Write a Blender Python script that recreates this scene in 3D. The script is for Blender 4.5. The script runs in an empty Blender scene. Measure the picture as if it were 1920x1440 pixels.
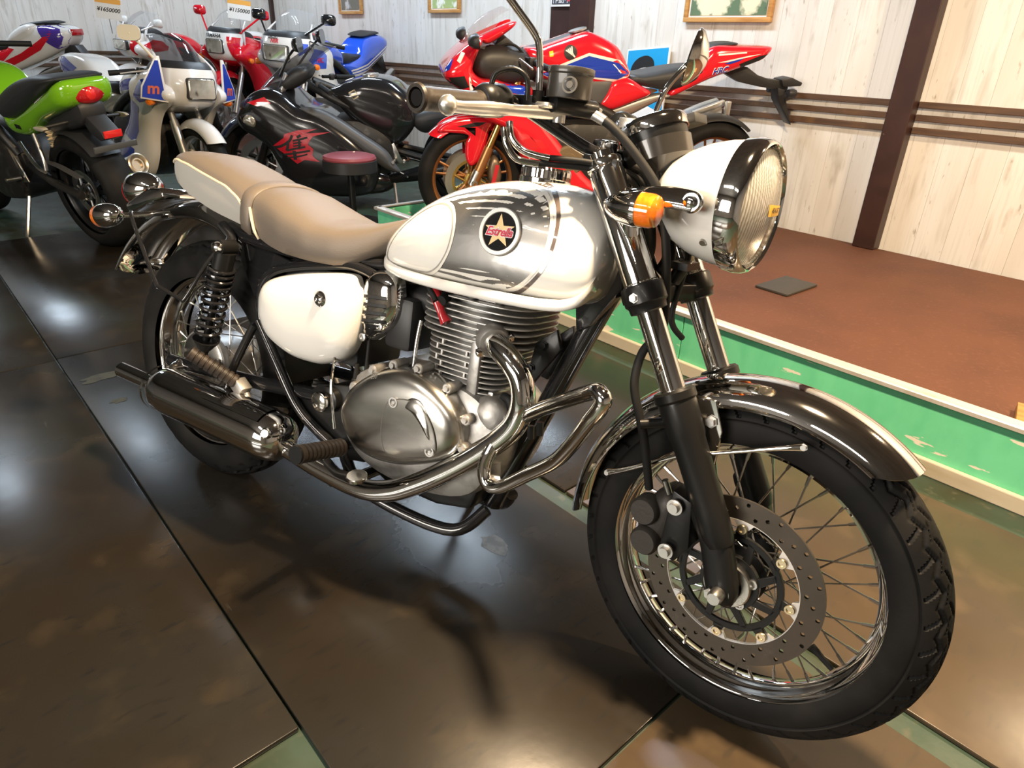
import bpy, bmesh, math, random
import numpy as np
from mathutils import Vector, Matrix
from mathutils.bvhtree import BVHTree
from mathutils.geometry import tessellate_polygon

random.seed(7)
scn = bpy.context.scene
COL = scn.collection
R_ = math.radians

# ------------------------------------------------------------------ camera, world, lights, exposure
cam_d = bpy.data.cameras.new('camera'); cam = bpy.data.objects.new('camera', cam_d); COL.objects.link(cam)
cam_d.sensor_width = 36.0; cam_d.lens = 1259.3 / 1920 * 36.0; cam_d.clip_start = 0.02
CR = Matrix(((0.665832, -0.354845, 0.656318), (0.745489, 0.280761, -0.604499), (0.030235, 0.891773, 0.451472)))
cam.matrix_world = Matrix.Translation((0, 0, 1.1016)) @ CR.to_4x4()
scn.camera = cam

w = bpy.data.worlds.new('world'); scn.world = w; w.use_nodes = True
w.node_tree.nodes['Background'].inputs[0].default_value = (0.75, 0.85, 1.0, 1)
w.node_tree.nodes['Background'].inputs[1].default_value = 0.05

def area(name, loc, size, power, col, aim=None, shape='RECTANGLE'):
    l = bpy.data.lights.new(name, 'AREA'); l.shape = shape; l.size = size[0]; l.size_y = size[1] if len(size) > 1 else size[0]
    l.energy = power; l.color = col
    o = bpy.data.objects.new(name, l); COL.objects.link(o); o.location = loc
    d = Vector(aim) - Vector(loc) if aim else Vector((0, 0, -1))
    o.rotation_euler = d.to_track_quat('-Z', 'Y').to_euler()
    return o
WARM = (1.0, 0.74, 0.46); NEUT = (1.0, 0.9, 0.78); COOL = (0.72, 0.86, 1.0)
# the warm lamp above the bike, towards the wall
area('warm_lamp', (-0.32, 1.06, 2.62), (0.20, 0.20), 150, WARM, (-0.5, 0.95, 0.4), 'DISK')
area('warm_lamp', (0.55, 3.05, 2.60), (0.16, 0.16), 75, WARM, (0.2, 3.4, 0.4), 'DISK')
# cool fluorescent tubes on the ceiling (two per fixture row)
for i, (x, y, p) in enumerate([(-3.2, 2.95, 26), (-5.4, 2.95, 15), (-7.6, 2.95, 13), (-8.2, .45, 13)]):
    for dy in (-.09, .09):
        area('fluorescent_tube', (x, y + dy, 2.70), (1.2, .035), p, COOL)
# warm-white tubes above and behind the camera
area('added_fill_light', (-0.9, -3.52, 1.40), (2.2, 1.3), 105, (1.0, .93, .84), (-0.9, 0, 1.40))  # added fill light for the camera-facing sides, set in an unseen window
for x, y, p in [(-1.1, -1.5, 14), (0.6, -1.5, 8)]:
    for dy in (-.09, .09):
        area('fluorescent_tube', (x, y + dy, 2.70), (1.2, .035), p, NEUT)

vs = scn.view_settings
vs.view_transform = 'Standard'; vs.look = 'None'; vs.gamma = 1.0; vs.use_curve_mapping = False
vs.exposure = 0.6
scn.cycles.max_bounces = 8; scn.cycles.glossy_bounces = 4; scn.cycles.transmission_bounces = 6; scn.cycles.transparent_max_bounces = 8
scn.cycles.caustics_reflective = False; scn.cycles.caustics_refractive = False
scn.cycles.sample_clamp_indirect = 4.0

# ------------------------------------------------------------------ materials
MATS = {}
def mat(name, col, rough=.5, metal=0., coat=0., spec=.5, noise=None, bump=None, rnd=False, trans=0., alpha=1., emis=None, rnoise=None, sheen=0., ior=1.45):
    if name in MATS: return MATS[name]
    m = bpy.data.materials.new(name); m.use_nodes = True; nt = m.node_tree; N = nt.nodes; L = nt.links
    b = N['Principled BSDF']
    b.inputs['Base Color'].default_value = (*col, 1); b.inputs['Roughness'].default_value = rough; b.inputs['Metallic'].default_value = metal
    b.inputs['Coat Weight'].default_value = coat; b.inputs['Coat Roughness'].default_value = .04
    b.inputs['Specular IOR Level'].default_value = spec; b.inputs['Transmission Weight'].default_value = trans; b.inputs['Alpha'].default_value = alpha
    b.inputs['IOR'].default_value = ior; b.inputs['Sheen Weight'].default_value = sheen
    if emis: b.inputs['Emission Color'].default_value = (*emis[0], 1); b.inputs['Emission Strength'].default_value = emis[1]
    tc = None
    def coords():
        nonlocal tc
        if not tc:
            tc = N.new('ShaderNodeTexCoord').outputs['Object']
            if rnd:
                oi = N.new('ShaderNodeObjectInfo'); ml = N.new('ShaderNodeVectorMath'); ml.operation = 'MULTIPLY_ADD'; cb = N.new('ShaderNodeCombineXYZ')
                for k in range(3): L.new(oi.outputs['Random'], cb.inputs[k])
                L.new(cb.outputs[0], ml.inputs[0]); ml.inputs[1].default_value = (37., 19., 53.); L.new(tc, ml.inputs[2]); tc = ml.outputs[0]
        return tc
    def noisetex(scale, det=5., stretch=None):
        t = N.new('ShaderNodeTexNoise'); t.inputs['Scale'].default_value = scale; t.inputs['Detail'].default_value = det
        if stretch:
            mp = N.new('ShaderNodeMapping'); mp.inputs['Scale'].default_value = stretch; L.new(coords(), mp.inputs[0]); L.new(mp.outputs[0], t.inputs['Vector'])
        else: L.new(coords(), t.inputs['Vector'])
        return t.outputs['Fac']
    if noise:      # list of (scale, colour2, lo, hi, stretch)
        prev = None
        for sc, c2, lo, hi, st in noise:
            f = noisetex(sc, 6., st)
            r = N.new('ShaderNodeMapRange'); r.inputs[1].default_value = lo; r.inputs[2].default_value = hi; L.new(f, r.inputs[0])
            mx = N.new('ShaderNodeMix'); mx.data_type = 'RGBA'
            L.new(r.outputs[0], mx.inputs[0])
            if prev: L.new(prev, mx.inputs[6])
            else: mx.inputs[6].default_value = (*col, 1)
            mx.inputs[7].default_value = (*c2, 1); prev = mx.outputs[2]
        L.new(prev, b.inputs['Base Color'])
    if rnoise:     # (scale, rmin, rmax, stretch)
        f = noisetex(rnoise[0], 6., rnoise[3] if len(rnoise) > 3 else None)
        r = N.new('ShaderNodeMapRange'); r.inputs[1].default_value = .3; r.inputs[2].default_value = .7; r.inputs[3].default_value = rnoise[1]; r.inputs[4].default_value = rnoise[2]
        L.new(f, r.inputs[0]); L.new(r.outputs[0], b.inputs['Roughness'])
    if bump:       # (scale, strength, distance, stretch)
        f = noisetex(bump[0], 4., bump[3] if len(bump) > 3 else None)
        bp = N.new('ShaderNodeBump'); bp.inputs['Strength'].default_value = bump[1]; bp.inputs['Distance'].default_value = bump[2]
        L.new(f, bp.inputs['Height']); L.new(bp.outputs[0], b.inputs['Normal'])
    MATS[name] = m
    return m

CHROME = mat('chrome', (.80, .79, .77), .05, 1.)
CHROMEW = mat('chrome_worn', (.72, .70, .66), .12, 1., rnoise=(60, .06, .2))
STEEL = mat('brushed_steel', (.58, .57, .55), .3, 1.)
ALU = mat('polished_aluminium', (.54, .525, .49), .25, 1., rnoise=(6, .22, .28, (1, 3, 3)))
CAST = mat('cast_aluminium', (.40, .39, .375), .46, .85, noise=[(40, (.30, .29, .275), .45, .7, None)], bump=(160, .25, .001))
FIN = mat('cast_fin_aluminium', (.42, .42, .41), .5, .7, noise=[(30, (.22, .20, .17), .5, .75, None)])
BLACK = mat('black_gloss_paint', (.012, .012, .013), .14, 0, .6)
SATIN = mat('black_satin_paint', (.0085, .0085, .0085), .34, 0, .06, spec=.3)
RUBBER = mat('black_rubber', (.010, .010, .010), .6, spec=.3, bump=(300, .2, .0005))
TYRE = mat('tyre_rubber', (.0075, .0075, .0075), .6, spec=.14, bump=(200, .2, .0006), noise=[(9, (.016, .015, .014), .4, .75, None)])
PLASTIC = mat('black_plastic', (.02, .02, .021), .45)
WHITEP = mat('pearl_white_paint', (.80, .78, .73), .18, 0, 1.)
SILVERP = mat('silver_metallic_paint', (.25, .245, .235), .38, .8, .35, rnoise=(500, .34, .44))
CREAM = mat('seat_offwhite_vinyl', (.37, .355, .325), .5, bump=(420, .35, .0008))
TAUPE = mat('seat_taupe_vinyl', (.140, .115, .092), .5, bump=(420, .4, .0008))
PIPING = mat('seat_piping', (.62, .53, .38), .45)
GLASS = mat('clear_glass', (1, 1, 1), .02, trans=1., ior=1.3)
SMOKE = mat('smoked_screen', (.03, .03, .033), .03, alpha=.78, coat=.5)
CLEAR = mat('clear_screen', (.30, .32, .34), .03, alpha=.24, coat=.3)
ORANGE = mat('orange_lens', (.86, .15, .008), .12, 0, 1., noise=[(90, (.95, .27, .015), .4, .7, (1, .2, 1))])
REDLENS = mat('red_lens', (.42, .008, .012), .1, 0, 1.)
RED = mat('red_paint', (.62, .010, .022), .16, 0, 1.)
BLUE = mat('blue_paint', (.012, .045, .42), .16, 0, 1.)
WHITE = mat('white_paint', (.78, .77, .75), .18, 0, 1.)
GREENP = mat('lime_green_paint', (.17, .42, .012), .16, 0, 1.)
GOLD = mat('gold_anodised', (.62, .42, .13), .25, 1.)
BRONZE = mat('bronze_wheel', (.44, .21, .085), .35, .8)
PURPLE = mat('purple_paint', (.075, .04, .30), .16, 0, 1.)
YELLOW = mat('yellow_paint', (.85, .55, .02), .2, 0, 1.)
GREY = mat('grey_plastic', (.07, .072, .075), .45)
INK = mat('black_ink', (.01, .01, .01), .5)
PAPER = mat('white_paper', (.82, .82, .80), .7)

# ------------------------------------------------------------------ mesh helpers
def V3(p): return Vector(p)
def cr(pts, k=6, closed=False):
    """Catmull-Rom resampling of a list of points of any dimension"""
    P = [np.array(p, float) for p in pts]; n = len(P)
    if k <= 1: return [tuple(p) for p in P]
    out = []
    rng = range(n if closed else n - 1)
    for i in rng:
        if closed: a, b, c, d = P[i - 1], P[i], P[(i + 1) % n], P[(i + 2) % n]
        else: a, b, c, d = P[max(i - 1, 0)], P[i], P[i + 1], P[min(i + 2, n - 1)]
        for j in range(k):
            t = j / k
            out.append(tuple(.5 * ((2 * b) + (c - a) * t + (2 * a - 5 * b + 4 * c - d) * t * t + (3 * b - a - 3 * c + d) * t ** 3)))
    if not closed: out.append(tuple(P[-1]))
    return out

class MB:
    def __init__(s): s.v = []; s.f = []; s.mi = []
    def add(s, v, f, mi=0):
        o = len(s.v); s.v += [tuple(p) for p in v]; s.f += [tuple(i + o for i in q) for q in f]; s.mi += [mi] * len(f); return s
    def join(s, o, m=None):
        return s.add([tuple(m @ Vector(p)) for p in o.v] if m else o.v, o.f)
    def xf(s, m): s.v = [tuple(m @ Vector(p)) for p in s.v]; return s
    def mirror(s): s.v = [(x, -y, z) for x, y, z in s.v]; s.f = [q[::-1] for q in s.f]; return s
    def box(s, c, d, rot=None):
        x, y, z = (a / 2 for a in d)
        v = [Vector((i, j, k)) for i in (-x, x) for j in (-y, y) for k in (-z, z)]
        if rot is not None: v = [rot @ p for p in v]
        v = [p + Vector(c) for p in v]
        return s.add(v, [(0, 1, 3, 2), (4, 6, 7, 5), (0, 4, 5, 1), (2, 3, 7, 6), (0, 2, 6, 4), (1, 5, 7, 3)])
    def loft(s, rings, cap=True, closed=True, mi=None, loop=False):
        n = len(rings[0]); v = [p for r in rings for p in r]; f = []; ms = []
        m = len(rings)
        for i in range(m if loop else m - 1):
            for j in range(n if closed else n - 1):
                a, b = i * n + j, i * n + (j + 1) % n; c, d = ((i + 1) % m) * n + (j + 1) % n, ((i + 1) % m) * n + j
                f.append((a, b, c, d)); ms.append(mi[j] if mi else 0)
        if cap and not loop: f.append(tuple(range(n - 1, -1, -1))); f.append(tuple((m - 1) * n + j for j in range(n))); ms += [0, 0]
        o = len(s.v); s.v += [tuple(p) for p in v]; s.f += [tuple(i + o for i in q) for q in f]; s.mi += ms
        return s
    def tube(s, path, r, n=12, k=6, cap=True, closed=False, flat=1.):
        rr = isinstance(r, (list, tuple))
        pts = [tuple(p) + ((r[i],) if rr else (r,)) for i, p in enumerate(path)]
        pts = cr(pts, k, closed) if len(pts) > 2 else pts
        P = [Vector(p[:3]) for p in pts]; rad = [p[3] for p in pts]
        m = len(P); T = []
        for i in range(m):
            a = P[i - 1] if (i or closed) else P[0]; b = P[(i + 1) % m] if (i < m - 1 or closed) else P[-1]
            T.append((b - a).normalized())
        u = T[0].orthogonal().normalized(); rings = []
        for i in range(m):
            if i: u = (u - T[i] * u.dot(T[i])).normalized()
            wv = T[i].cross(u)
            rings.append([P[i] + (u * math.cos(2 * math.pi * j / n) + wv * math.sin(2 * math.pi * j / n) * flat) * rad[i] for j in range(n)])
        return s.loft(rings, cap and not closed, loop=closed)
    def lathe(s, prof, o=(0, 0, 0), ax=(0, 1, 0), n=32, cap=True, loop=False):
        """prof: (distance along axis, radius)"""
        ax = Vector(ax).normalized(); u = ax.orthogonal().normalized(); wv = ax.cross(u); o = Vector(o)
        rings = [[o + ax * d + (u * math.cos(2 * math.pi * j / n) + wv * math.sin(2 * math.pi * j / n)) * max(r, 1e-5) for j in range(n)] for d, r in prof]
        return s.loft(rings, cap and not loop, loop=loop)
    def prism(s, poly, y0, y1, k=1):
        """closed outline in (x, z) with depth along y"""
        p = cr(poly, k, True) if k > 1 else poly
        return s.loft([[(x, y0, z) for x, z in p], [(x, y1, z) for x, z in p]])
    def pillow(s, out, spine, ye, yp, n=7, k=2.2, sm=5, both=True, yb=None):
        """outline in (x, z) swelling from y=ye at the rim to y=yp along the spine"""
        p = [np.array(q) for q in (cr(out, sm, True) if sm > 1 else out)]
        sp = [np.array(q, float) for q in spine]
        def near(q):
            if len(sp) == 1: return sp[0]
            best = None
            for a, b in zip(sp[:-1], sp[1:]):
                t = np.clip(np.dot(q - a, b - a) / np.dot(b - a, b - a), 0, 1); c = a + t * (b - a); d = np.hypot(*(q - c))
                if best is None or d < best[0]: best = (d, c)
            return best[1]
        c = [near(q) for q in p]
        ss = [math.cos(math.pi / 2 * i / n) for i in range(n + 1)]; ss[-1] = 0.
        def side(sg):
            return [[(c[j][0] + (p[j][0] - c[j][0]) * t, sg * (ye + (yp - ye) * (1 - t ** k) ** (1 / k)), c[j][1] + (p[j][1] - c[j][1]) * t) for j in range(len(p))] for t in ss]
        a = side(1)
        if both: b = side(-1); rings = b[::-1] + a
        else:
            yb = ye - (yp - ye) * .2 if yb is None else yb
            rings = [[(c[j][0], yb, c[j][1]) for j in range(len(p))], [(p[j][0], yb, p[j][1]) for j in range(len(p))]] + a
        return s.loft(rings, cap=False)
    def bvh(s): return BVHTree.FromPolygons([Vector(p) for p in s.v], s.f)

def mesh_of(name, mb, mats, smooth=40, bevel=0., bseg=2, merge=True):
    me = bpy.data.meshes.new(name)
    me.from_pydata([tuple(p) for p in mb.v], [], mb.f)
    if any(mb.mi): me.polygons.foreach_set('material_index', mb.mi)
    bm = bmesh.new(); bm.from_mesh(me)
    if merge: bmesh.ops.remove_doubles(bm, verts=bm.verts, dist=1e-6)
    bmesh.ops.recalc_face_normals(bm, faces=bm.faces)
    if bevel:
        ed = [e for e in bm.edges if len(e.link_faces) == 2 and e.calc_face_angle(0) > .5]
        bmesh.ops.bevel(bm, geom=ed, offset=bevel, segments=bseg, profile=.5, affect='EDGES', clamp_overlap=True)
    bm.to_mesh(me); bm.free()
    for m in (mats if isinstance(mats, (list, tuple)) else [mats]): me.materials.append(m)
    if smooth: me.shade_smooth(); me.set_sharp_from_angle(angle=R_(smooth))
    return me

def link(name, me, parent=None, m=None):
    o = bpy.data.objects.new(name, me); COL.objects.link(o)
    if parent: o.parent = parent
    if m is not None: o.matrix_local = m if parent else m
    return o
def obj(name, mb, mats, parent=None, m=None, **kw):
    lab = kw.pop('label', None)
    o = link(name, mesh_of(name, mb, mats, **kw), parent, m)
    if lab: o['label'] = lab
    return o
def tag(o, label, cat, group=None, kind=None):
    o['label'] = label; o['category'] = cat
    if group: o['group'] = group
    if kind: o['kind'] = kind
    return o
def empty(name, m): o = bpy.data.objects.new(name, None); COL.objects.link(o); o.matrix_world = m; o.empty_display_size = .1; return o

def pose(x, y, z, hd, lean=0.):
    return Matrix.Translation((x, y, z)) @ Matrix.Rotation(R_(hd), 4, 'Z') @ Matrix.Rotation(-R_(lean), 4, 'X')

def subdiv_tris(v, tris, n):
    v = list(v)
    for _ in range(n):
        mid = {}; out = []
        def mp(a, b):
            k = (min(a, b), max(a, b))
            if k not in mid: mid[k] = len(v); v.append(tuple((v[a][i] + v[b][i]) / 2 for i in range(len(v[a]))))
            return mid[k]
        for a, b, c in tris:
            d, e, f = mp(a, b), mp(b, c), mp(c, a); out += [(a, d, f), (d, b, e), (f, e, c), (d, e, f)]
        tris = out
    return v, tris
def poly_tris(poly):
    t = tessellate_polygon([[Vector((p[0], p[1], 0)) for p in poly]])
    return list(poly), [tuple(q) for q in t]
def project(v2, tris, bvh, off, ydir, sub=0, plane='y'):
    """press a flat (x, z) shape on to a surface, shooting along y (ydir -1: the right-hand side, seen from -y)"""
    v, tris = subdiv_tris(v2, tris, sub); out = []; last = None
    for p in v:
        if plane == 'y': o = Vector((p[0], ydir * 2., p[1])); d = Vector((0, -ydir, 0))
        elif plane == 'x': o = Vector((ydir * 4., p[0], p[1])); d = Vector((-ydir, 0, 0))
        else: o = Vector((p[0], p[1], 4.)); d = Vector((0, 0, -1))
        hit, nn, _, _ = bvh.ray_cast(o, d)
        if hit is None:
            hit = bvh.find_nearest(Vector((p[0], ydir * .15, p[1])) if plane == 'y' else (Vector((ydir * 1.4, p[0], p[1])) if plane == 'x' else Vector((p[0], p[1], 1))))[0]; nn = -d
        if nn.dot(d) > 0: nn = -nn
        out.append(hit + (nn * .5 - d * .5).normalized() * off)
    return MB().add(out, tris)
def text_tris(txt, size, shear=0., bold=0., font=None, space=1.):
    cu = bpy.data.curves.new('lettering', 'FONT'); cu.body = txt; cu.size = size; cu.shear = shear; cu.offset = bold; cu.align_x = 'CENTER'; cu.align_y = 'CENTER'; cu.resolution_u = 3; cu.space_character = space
    o = bpy.data.objects.new('lettering', cu); COL.objects.link(o)
    dg = bpy.context.evaluated_depsgraph_get(); me = bpy.data.meshes.new_from_object(o.evaluated_get(dg))
    v = [(p.co.x, p.co.y) for p in me.vertices]; f = []
    me.calc_loop_triangles()
    f = [tuple(t.vertices) for t in me.loop_triangles]
    bpy.data.objects.remove(o); bpy.data.meshes.remove(me); bpy.data.curves.remove(cu)
    return v, f
def place2(v, c, ang=0., flip=False, sx=1., sy=1.):
    ca, sa = math.cos(ang), math.sin(ang); out = []
    for x, y in v:
        x *= sx; y *= sy; X, Y = x * ca - y * sa, x * sa + y * ca
        out.append((c[0] + (-X if flip else X), c[1] + Y))
    return out
def flat_decal(v, t, m, thick=None):
    """a flat printed shape laid in the plane of matrix m (its x, y)"""
    return MB().add([tuple(m @ Vector((x, y, 0))) for x, y in v], t)
def stroke(path, w, k=6, closed=False):
    """flat ribbon of width w along a 2-D path -> (verts, tris)"""
    p = [np.array(q) for q in cr(path, k, closed)]; n = len(p); v = []; t = []
    for i in range(n):
        a = p[i - 1] if (i or closed) else p[0]; b = p[(i + 1) % n] if (i < n - 1 or closed) else p[-1]
        d = (b - a) / (np.hypot(*(b - a)) + 1e-9); nn = np.array((-d[1], d[0])) * w / 2
        v += [tuple(p[i] + nn), tuple(p[i] - nn)]
    for i in range(n if closed else n - 1):
        a, b, c, d = 2 * i, 2 * i + 1, (2 * i + 3) % (2 * n), (2 * i + 2) % (2 * n); t += [(a, b, c), (a, c, d)]
    return v, t
# ------------------------------------------------------------------ the setting
def struct(o, label=None):
    o['kind'] = 'structure'
    if label: o['label'] = label
    return o
WALLY = 4.12; WALLX = -9.1; DECK = .12; CEIL = 2.75
SUB = mat('green_floor_paint', (.030, .052, .036), .42, noise=[(5, (.028, .034, .018), .4, .65, None), (26, (.07, .07, .045), .6, .75, None)], rnoise=(7, .3, .6), bump=(60, .2, .002))
SHEET = mat('worn_dark_sheet', (.017, .0124, .0080), .3, spec=.42, noise=[(2.2, (.016, .0145, .012), .35, .62, None), (7, (.034, .025, .015), .55, .8, None), (55, (.012, .011, .010), .58, .72, (1, .25, 1)), (30, (.06, .056, .048), .72, .82, (.12, 1, 1))], rnoise=(2.2, .20, .30), bump=(18, .06, .004))
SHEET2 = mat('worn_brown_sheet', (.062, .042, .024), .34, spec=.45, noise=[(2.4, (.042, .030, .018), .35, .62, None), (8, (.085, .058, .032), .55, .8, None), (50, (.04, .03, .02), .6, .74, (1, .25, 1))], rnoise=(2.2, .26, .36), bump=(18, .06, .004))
DECKM = mat('brown_deck_cover', (.105, .037, .0155), .72, noise=[(3, (.078, .027, .012), .4, .7, None), (70, (.135, .053, .026), .55, .8, None)], bump=(150, .4, .002))
GREENB = mat('chipped_green_board', (.15, .60, .35), .5, noise=[(14, (.11, .52, .29), .4, .7, (1, 1, .4)), (20, (.70, .66, .58), .625, .64, (.35, 1, 1.7)), (60, (.25, .12, .05), .745, .76, None)], bump=(30, .3, .002))
TRIMM = mat('aluminium_edge_trim', (.70, .67, .62), .35, .6, noise=[(12, (.5, .45, .36), .55, .8, None)])
WALLM = mat('whitewashed_plank', (.70, .68, .645), .6, noise=[(2.4, (.60, .57, .52), .4, .7, (2, 1, .3)), (7, (.50, .47, .42), .54, .72, (3, 1, .35)), (40, (.63, .605, .565), .5, .7, (3, 1, .06)), (6, (.42, .385, .33), .62, .78, (2.2, 1, .7)), (34, (.38, .35, .30), .67, .75, (1.5, 1, .4))], bump=(50, .15, .002, (3, 1, .1)), rnd=True)
GROOVE = mat('wall_backing', (.45, .43, .40), .8)
BROWN = mat('dark_brown_post_paint', (.030, .0115, .0085), .42, noise=[(9, (.042, .017, .012), .4, .7, None), (40, (.35, .27, .22), .755, .77, None)])
SLAT = mat('brown_slat_wood', (.10, .052, .026), .5, noise=[(20, (.06, .032, .018), .4, .7, (.2, 1, 3)), (6, (.16, .085, .035), .6, .8, None)])
CEILM = mat('ceiling_board', (.10, .09, .08), .8, noise=[(3, (.07, .065, .06), .4, .7, None)])
FARW = mat('plain_grey_wall', (.20, .19, .18), .7, noise=[(2, (.15, .14, .13), .4, .7, None)])

fl = struct(obj('floor', MB().box((-3.3, .3, -.062), (11.8, 7.8, .1)), SUB, smooth=0), 'green painted floor below the loose dark sheets')
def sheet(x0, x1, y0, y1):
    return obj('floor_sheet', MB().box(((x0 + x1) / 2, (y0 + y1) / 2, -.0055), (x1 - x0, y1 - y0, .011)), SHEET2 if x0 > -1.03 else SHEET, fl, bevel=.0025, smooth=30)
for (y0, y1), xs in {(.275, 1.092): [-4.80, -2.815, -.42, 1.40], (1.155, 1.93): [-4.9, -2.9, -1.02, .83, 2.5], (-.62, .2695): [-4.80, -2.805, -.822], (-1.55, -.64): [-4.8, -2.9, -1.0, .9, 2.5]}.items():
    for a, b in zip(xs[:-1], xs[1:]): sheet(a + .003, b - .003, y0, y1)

# back wall of narrow whitewashed planks
wall = struct(obj('wall_back', MB().box(((WALLX + 2.6) / 2, WALLY + .07, CEIL / 2), (2.6 - WALLX, .1, CEIL)), GROOVE, smooth=0), 'white plank wall behind the parked motorcycles')
PW = .148
pm = mesh_of('plank', MB().box((0, 0, CEIL / 2), (PW - .0008, .02, CEIL)), WALLM, smooth=0, bevel=.0007, bseg=1)
n = int((2.6 - WALLX) / PW)
for i in range(n):
    link('plank', pm, wall, Matrix.Translation((WALLX + .02 + (i + .5) * PW, WALLY + .01, 0)))
def slats(parent, a, b, along):
    for z0, z1 in ((.868, .899), (.806, .836), (.742, .774)):
        if along == 'x': MBs = MB().box(((a + b) / 2, WALLY - .011, (z0 + z1) / 2), (b - a, .022, z1 - z0))
        else: MBs = MB().box((WALLX + .011, (a + b) / 2, (z0 + z1) / 2), (.022, b - a, z1 - z0))
        obj('slat', MBs, SLAT, parent, smooth=0, bevel=.002, bseg=1)
slats(wall, -8.95, -4.16, 'x'); slats(wall, -3.72, -1.53, 'x'); slats(wall, -1.40, 2.55, 'x')
def post(x0, x1, d, z0=0.):
    return obj('post', MB().box(((x0 + x1) / 2, WALLY - d / 2, (CEIL + z0) / 2), (x1 - x0, d, CEIL - z0)), BROWN, wall, smooth=0, bevel=.004)
post(-1.525, -1.405, .085, DECK + .001); post(-4.15, -3.93, .03); post(-3.93, -3.725, .055); post(-9.09, -9.03, .04)
wl = struct(obj('wall_left', MB().box((WALLX - .07, .2, CEIL / 2), (.1, 7.8, CEIL)), GROOVE, smooth=0), 'white plank wall at the far left end of the shop')
for i in range(52): link('plank', pm, wl, Matrix.Translation((WALLX - .01, WALLY - .02 - (i + .5) * PW, 0)) @ Matrix.Rotation(R_(90), 4, 'Z'))
slats(wl, -3.6, 4.0, 'y')
struct(obj('wall_right', MB().box((2.65, .2, CEIL / 2), (.1, 7.8, CEIL)), FARW, smooth=0), 'plain wall at the right end of the shop')
struct(obj('wall_front', MB().box((-3.3, -3.65, CEIL / 2), (11.8, .1, CEIL)), FARW, smooth=0), 'plain wall behind the photographer')
wn = struct(obj('added_window_1', MB().box((-.9, -3.585, 1.40), (2.2, .01, 1.3)), mat('added_window_pane', (.75, .75, .72), .2), smooth=0), 'added unseen window behind the photographer, housing the fill light')  # unseen window, added as a housing for the fill light
for c_, d_ in (((-.9, -3.57, 2.09), (2.36, .06, .08)), ((-.9, -3.57, .71), (2.36, .06, .08)), ((-2.04, -3.57, 1.40), (.08, .06, 1.3)), ((.24, -3.57, 1.40), (.08, .06, 1.3))): obj('added_window_frame', MB().box(c_, d_), BROWN, wn, smooth=0)
struct(obj('ceiling', MB().box((-3.3, .3, CEIL + .05), (11.8, 7.8, .1)), CEILM, smooth=0), 'plain board ceiling above the shop')

# raised display deck
pf = empty('display_platform', Matrix.Translation((-.5, 2.07, 0)))
tag(pf, 'low display platform with brown top and chipped green front board', 'platform')
pm_ = Matrix.Translation((.5, -2.07, 0))
obj('deck', MB().box((-.45, 3.10, DECK / 2 - .01), (6.02, 2.0, DECK + .02)), DECKM, pf, pm_, smooth=0)
for a, b in ((-3.46, -1.31), (-1.308, .62), (.622, 2.58)):
    obj('front_board', MB().box(((a + b) / 2, 2.082, .124), (b - a - .002, .022, .186)), GREENB, pf, pm_, smooth=30, bevel=.002, bseg=1)
obj('end_board', MB().box((-3.462, 3.09, .11), (.022, 2.0, .21)), GREENB, pf, pm_, smooth=30, bevel=.002, bseg=1)
def trimrail(a, b):
    d = (Vector(b) - Vector(a)).normalized(); s = Vector((0, 0, 1)).cross(d)
    pr = [(-.012, .0), (-.012, .012), (-.006, .017), (.004, .018), (.028, .018), (.028, .012), (.0, .010), (.0, 0)]
    return MB().loft([[Vector(p) + s * q[0] + Vector((0, 0, q[1])) for q in pr] for p in (a, b)])
obj('edge_trim', trimrail((-3.474, 2.072, .215), (2.59, 2.072, .215)), TRIMM, pf, pm_, smooth=50)
obj('edge_trim', trimrail((-3.472, 4.1, .215), (-3.472, 2.062, .215)), TRIMM, pf, pm_, smooth=50)
obj('skirting', MB().box((-.44, 2.062, .014), (6.04, .018, .052)), mat('pale_skirting', (.52, .47, .38), .6, noise=[(9, (.36, .30, .2), .5, .75, (.3, 1, 1))]), pf, pm_, smooth=0, bevel=.004)

# far row plinth (the bikes at the back stand on it)
pl = empty('display_plinth', Matrix.Translation((-7.5, 3.16, 0)))
tag(pl, 'low dark plinth under the row of bikes in the far corner', 'platform')
obj('plinth_top', MB().box((0, -.1, .0925), (2.9, 1.95, .185)), DECKM, pl, smooth=0, bevel=.004)
obj('plinth_edge', trimrail((-1.45, -1.08, .165), (1.46, -1.08, .165)), TRIMM, pl)

# flat black plate and plank end on the deck
o = obj('rubber_plate', MB().box((0, 0, 0), (.165, .262, .012)), mat('dark_slate_plate', (.045, .04, .034), .55, bump=(60, .3, .001)), None, Matrix.Translation((-1.377, 3.0, DECK + .007)) @ Matrix.Rotation(R_(-3), 4, 'Z'), bevel=.003)
tag(o, 'flat dark square plate lying on the brown deck', 'plate')
o = obj('wooden_board', MB().box((.2, .12, .0), (.40, .24, .03)), mat('orange_wood', (.46, .22, .055), .5, noise=[(12, (.30, .13, .035), .4, .7, (.3, 3, 1))]), None, Matrix.Translation((-.255, 2.20, DECK + .016)) @ Matrix.Rotation(R_(12), 4, 'Z'), bevel=.002)
tag(o, 'orange-brown wooden board on the deck at the right edge', 'board')

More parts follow.
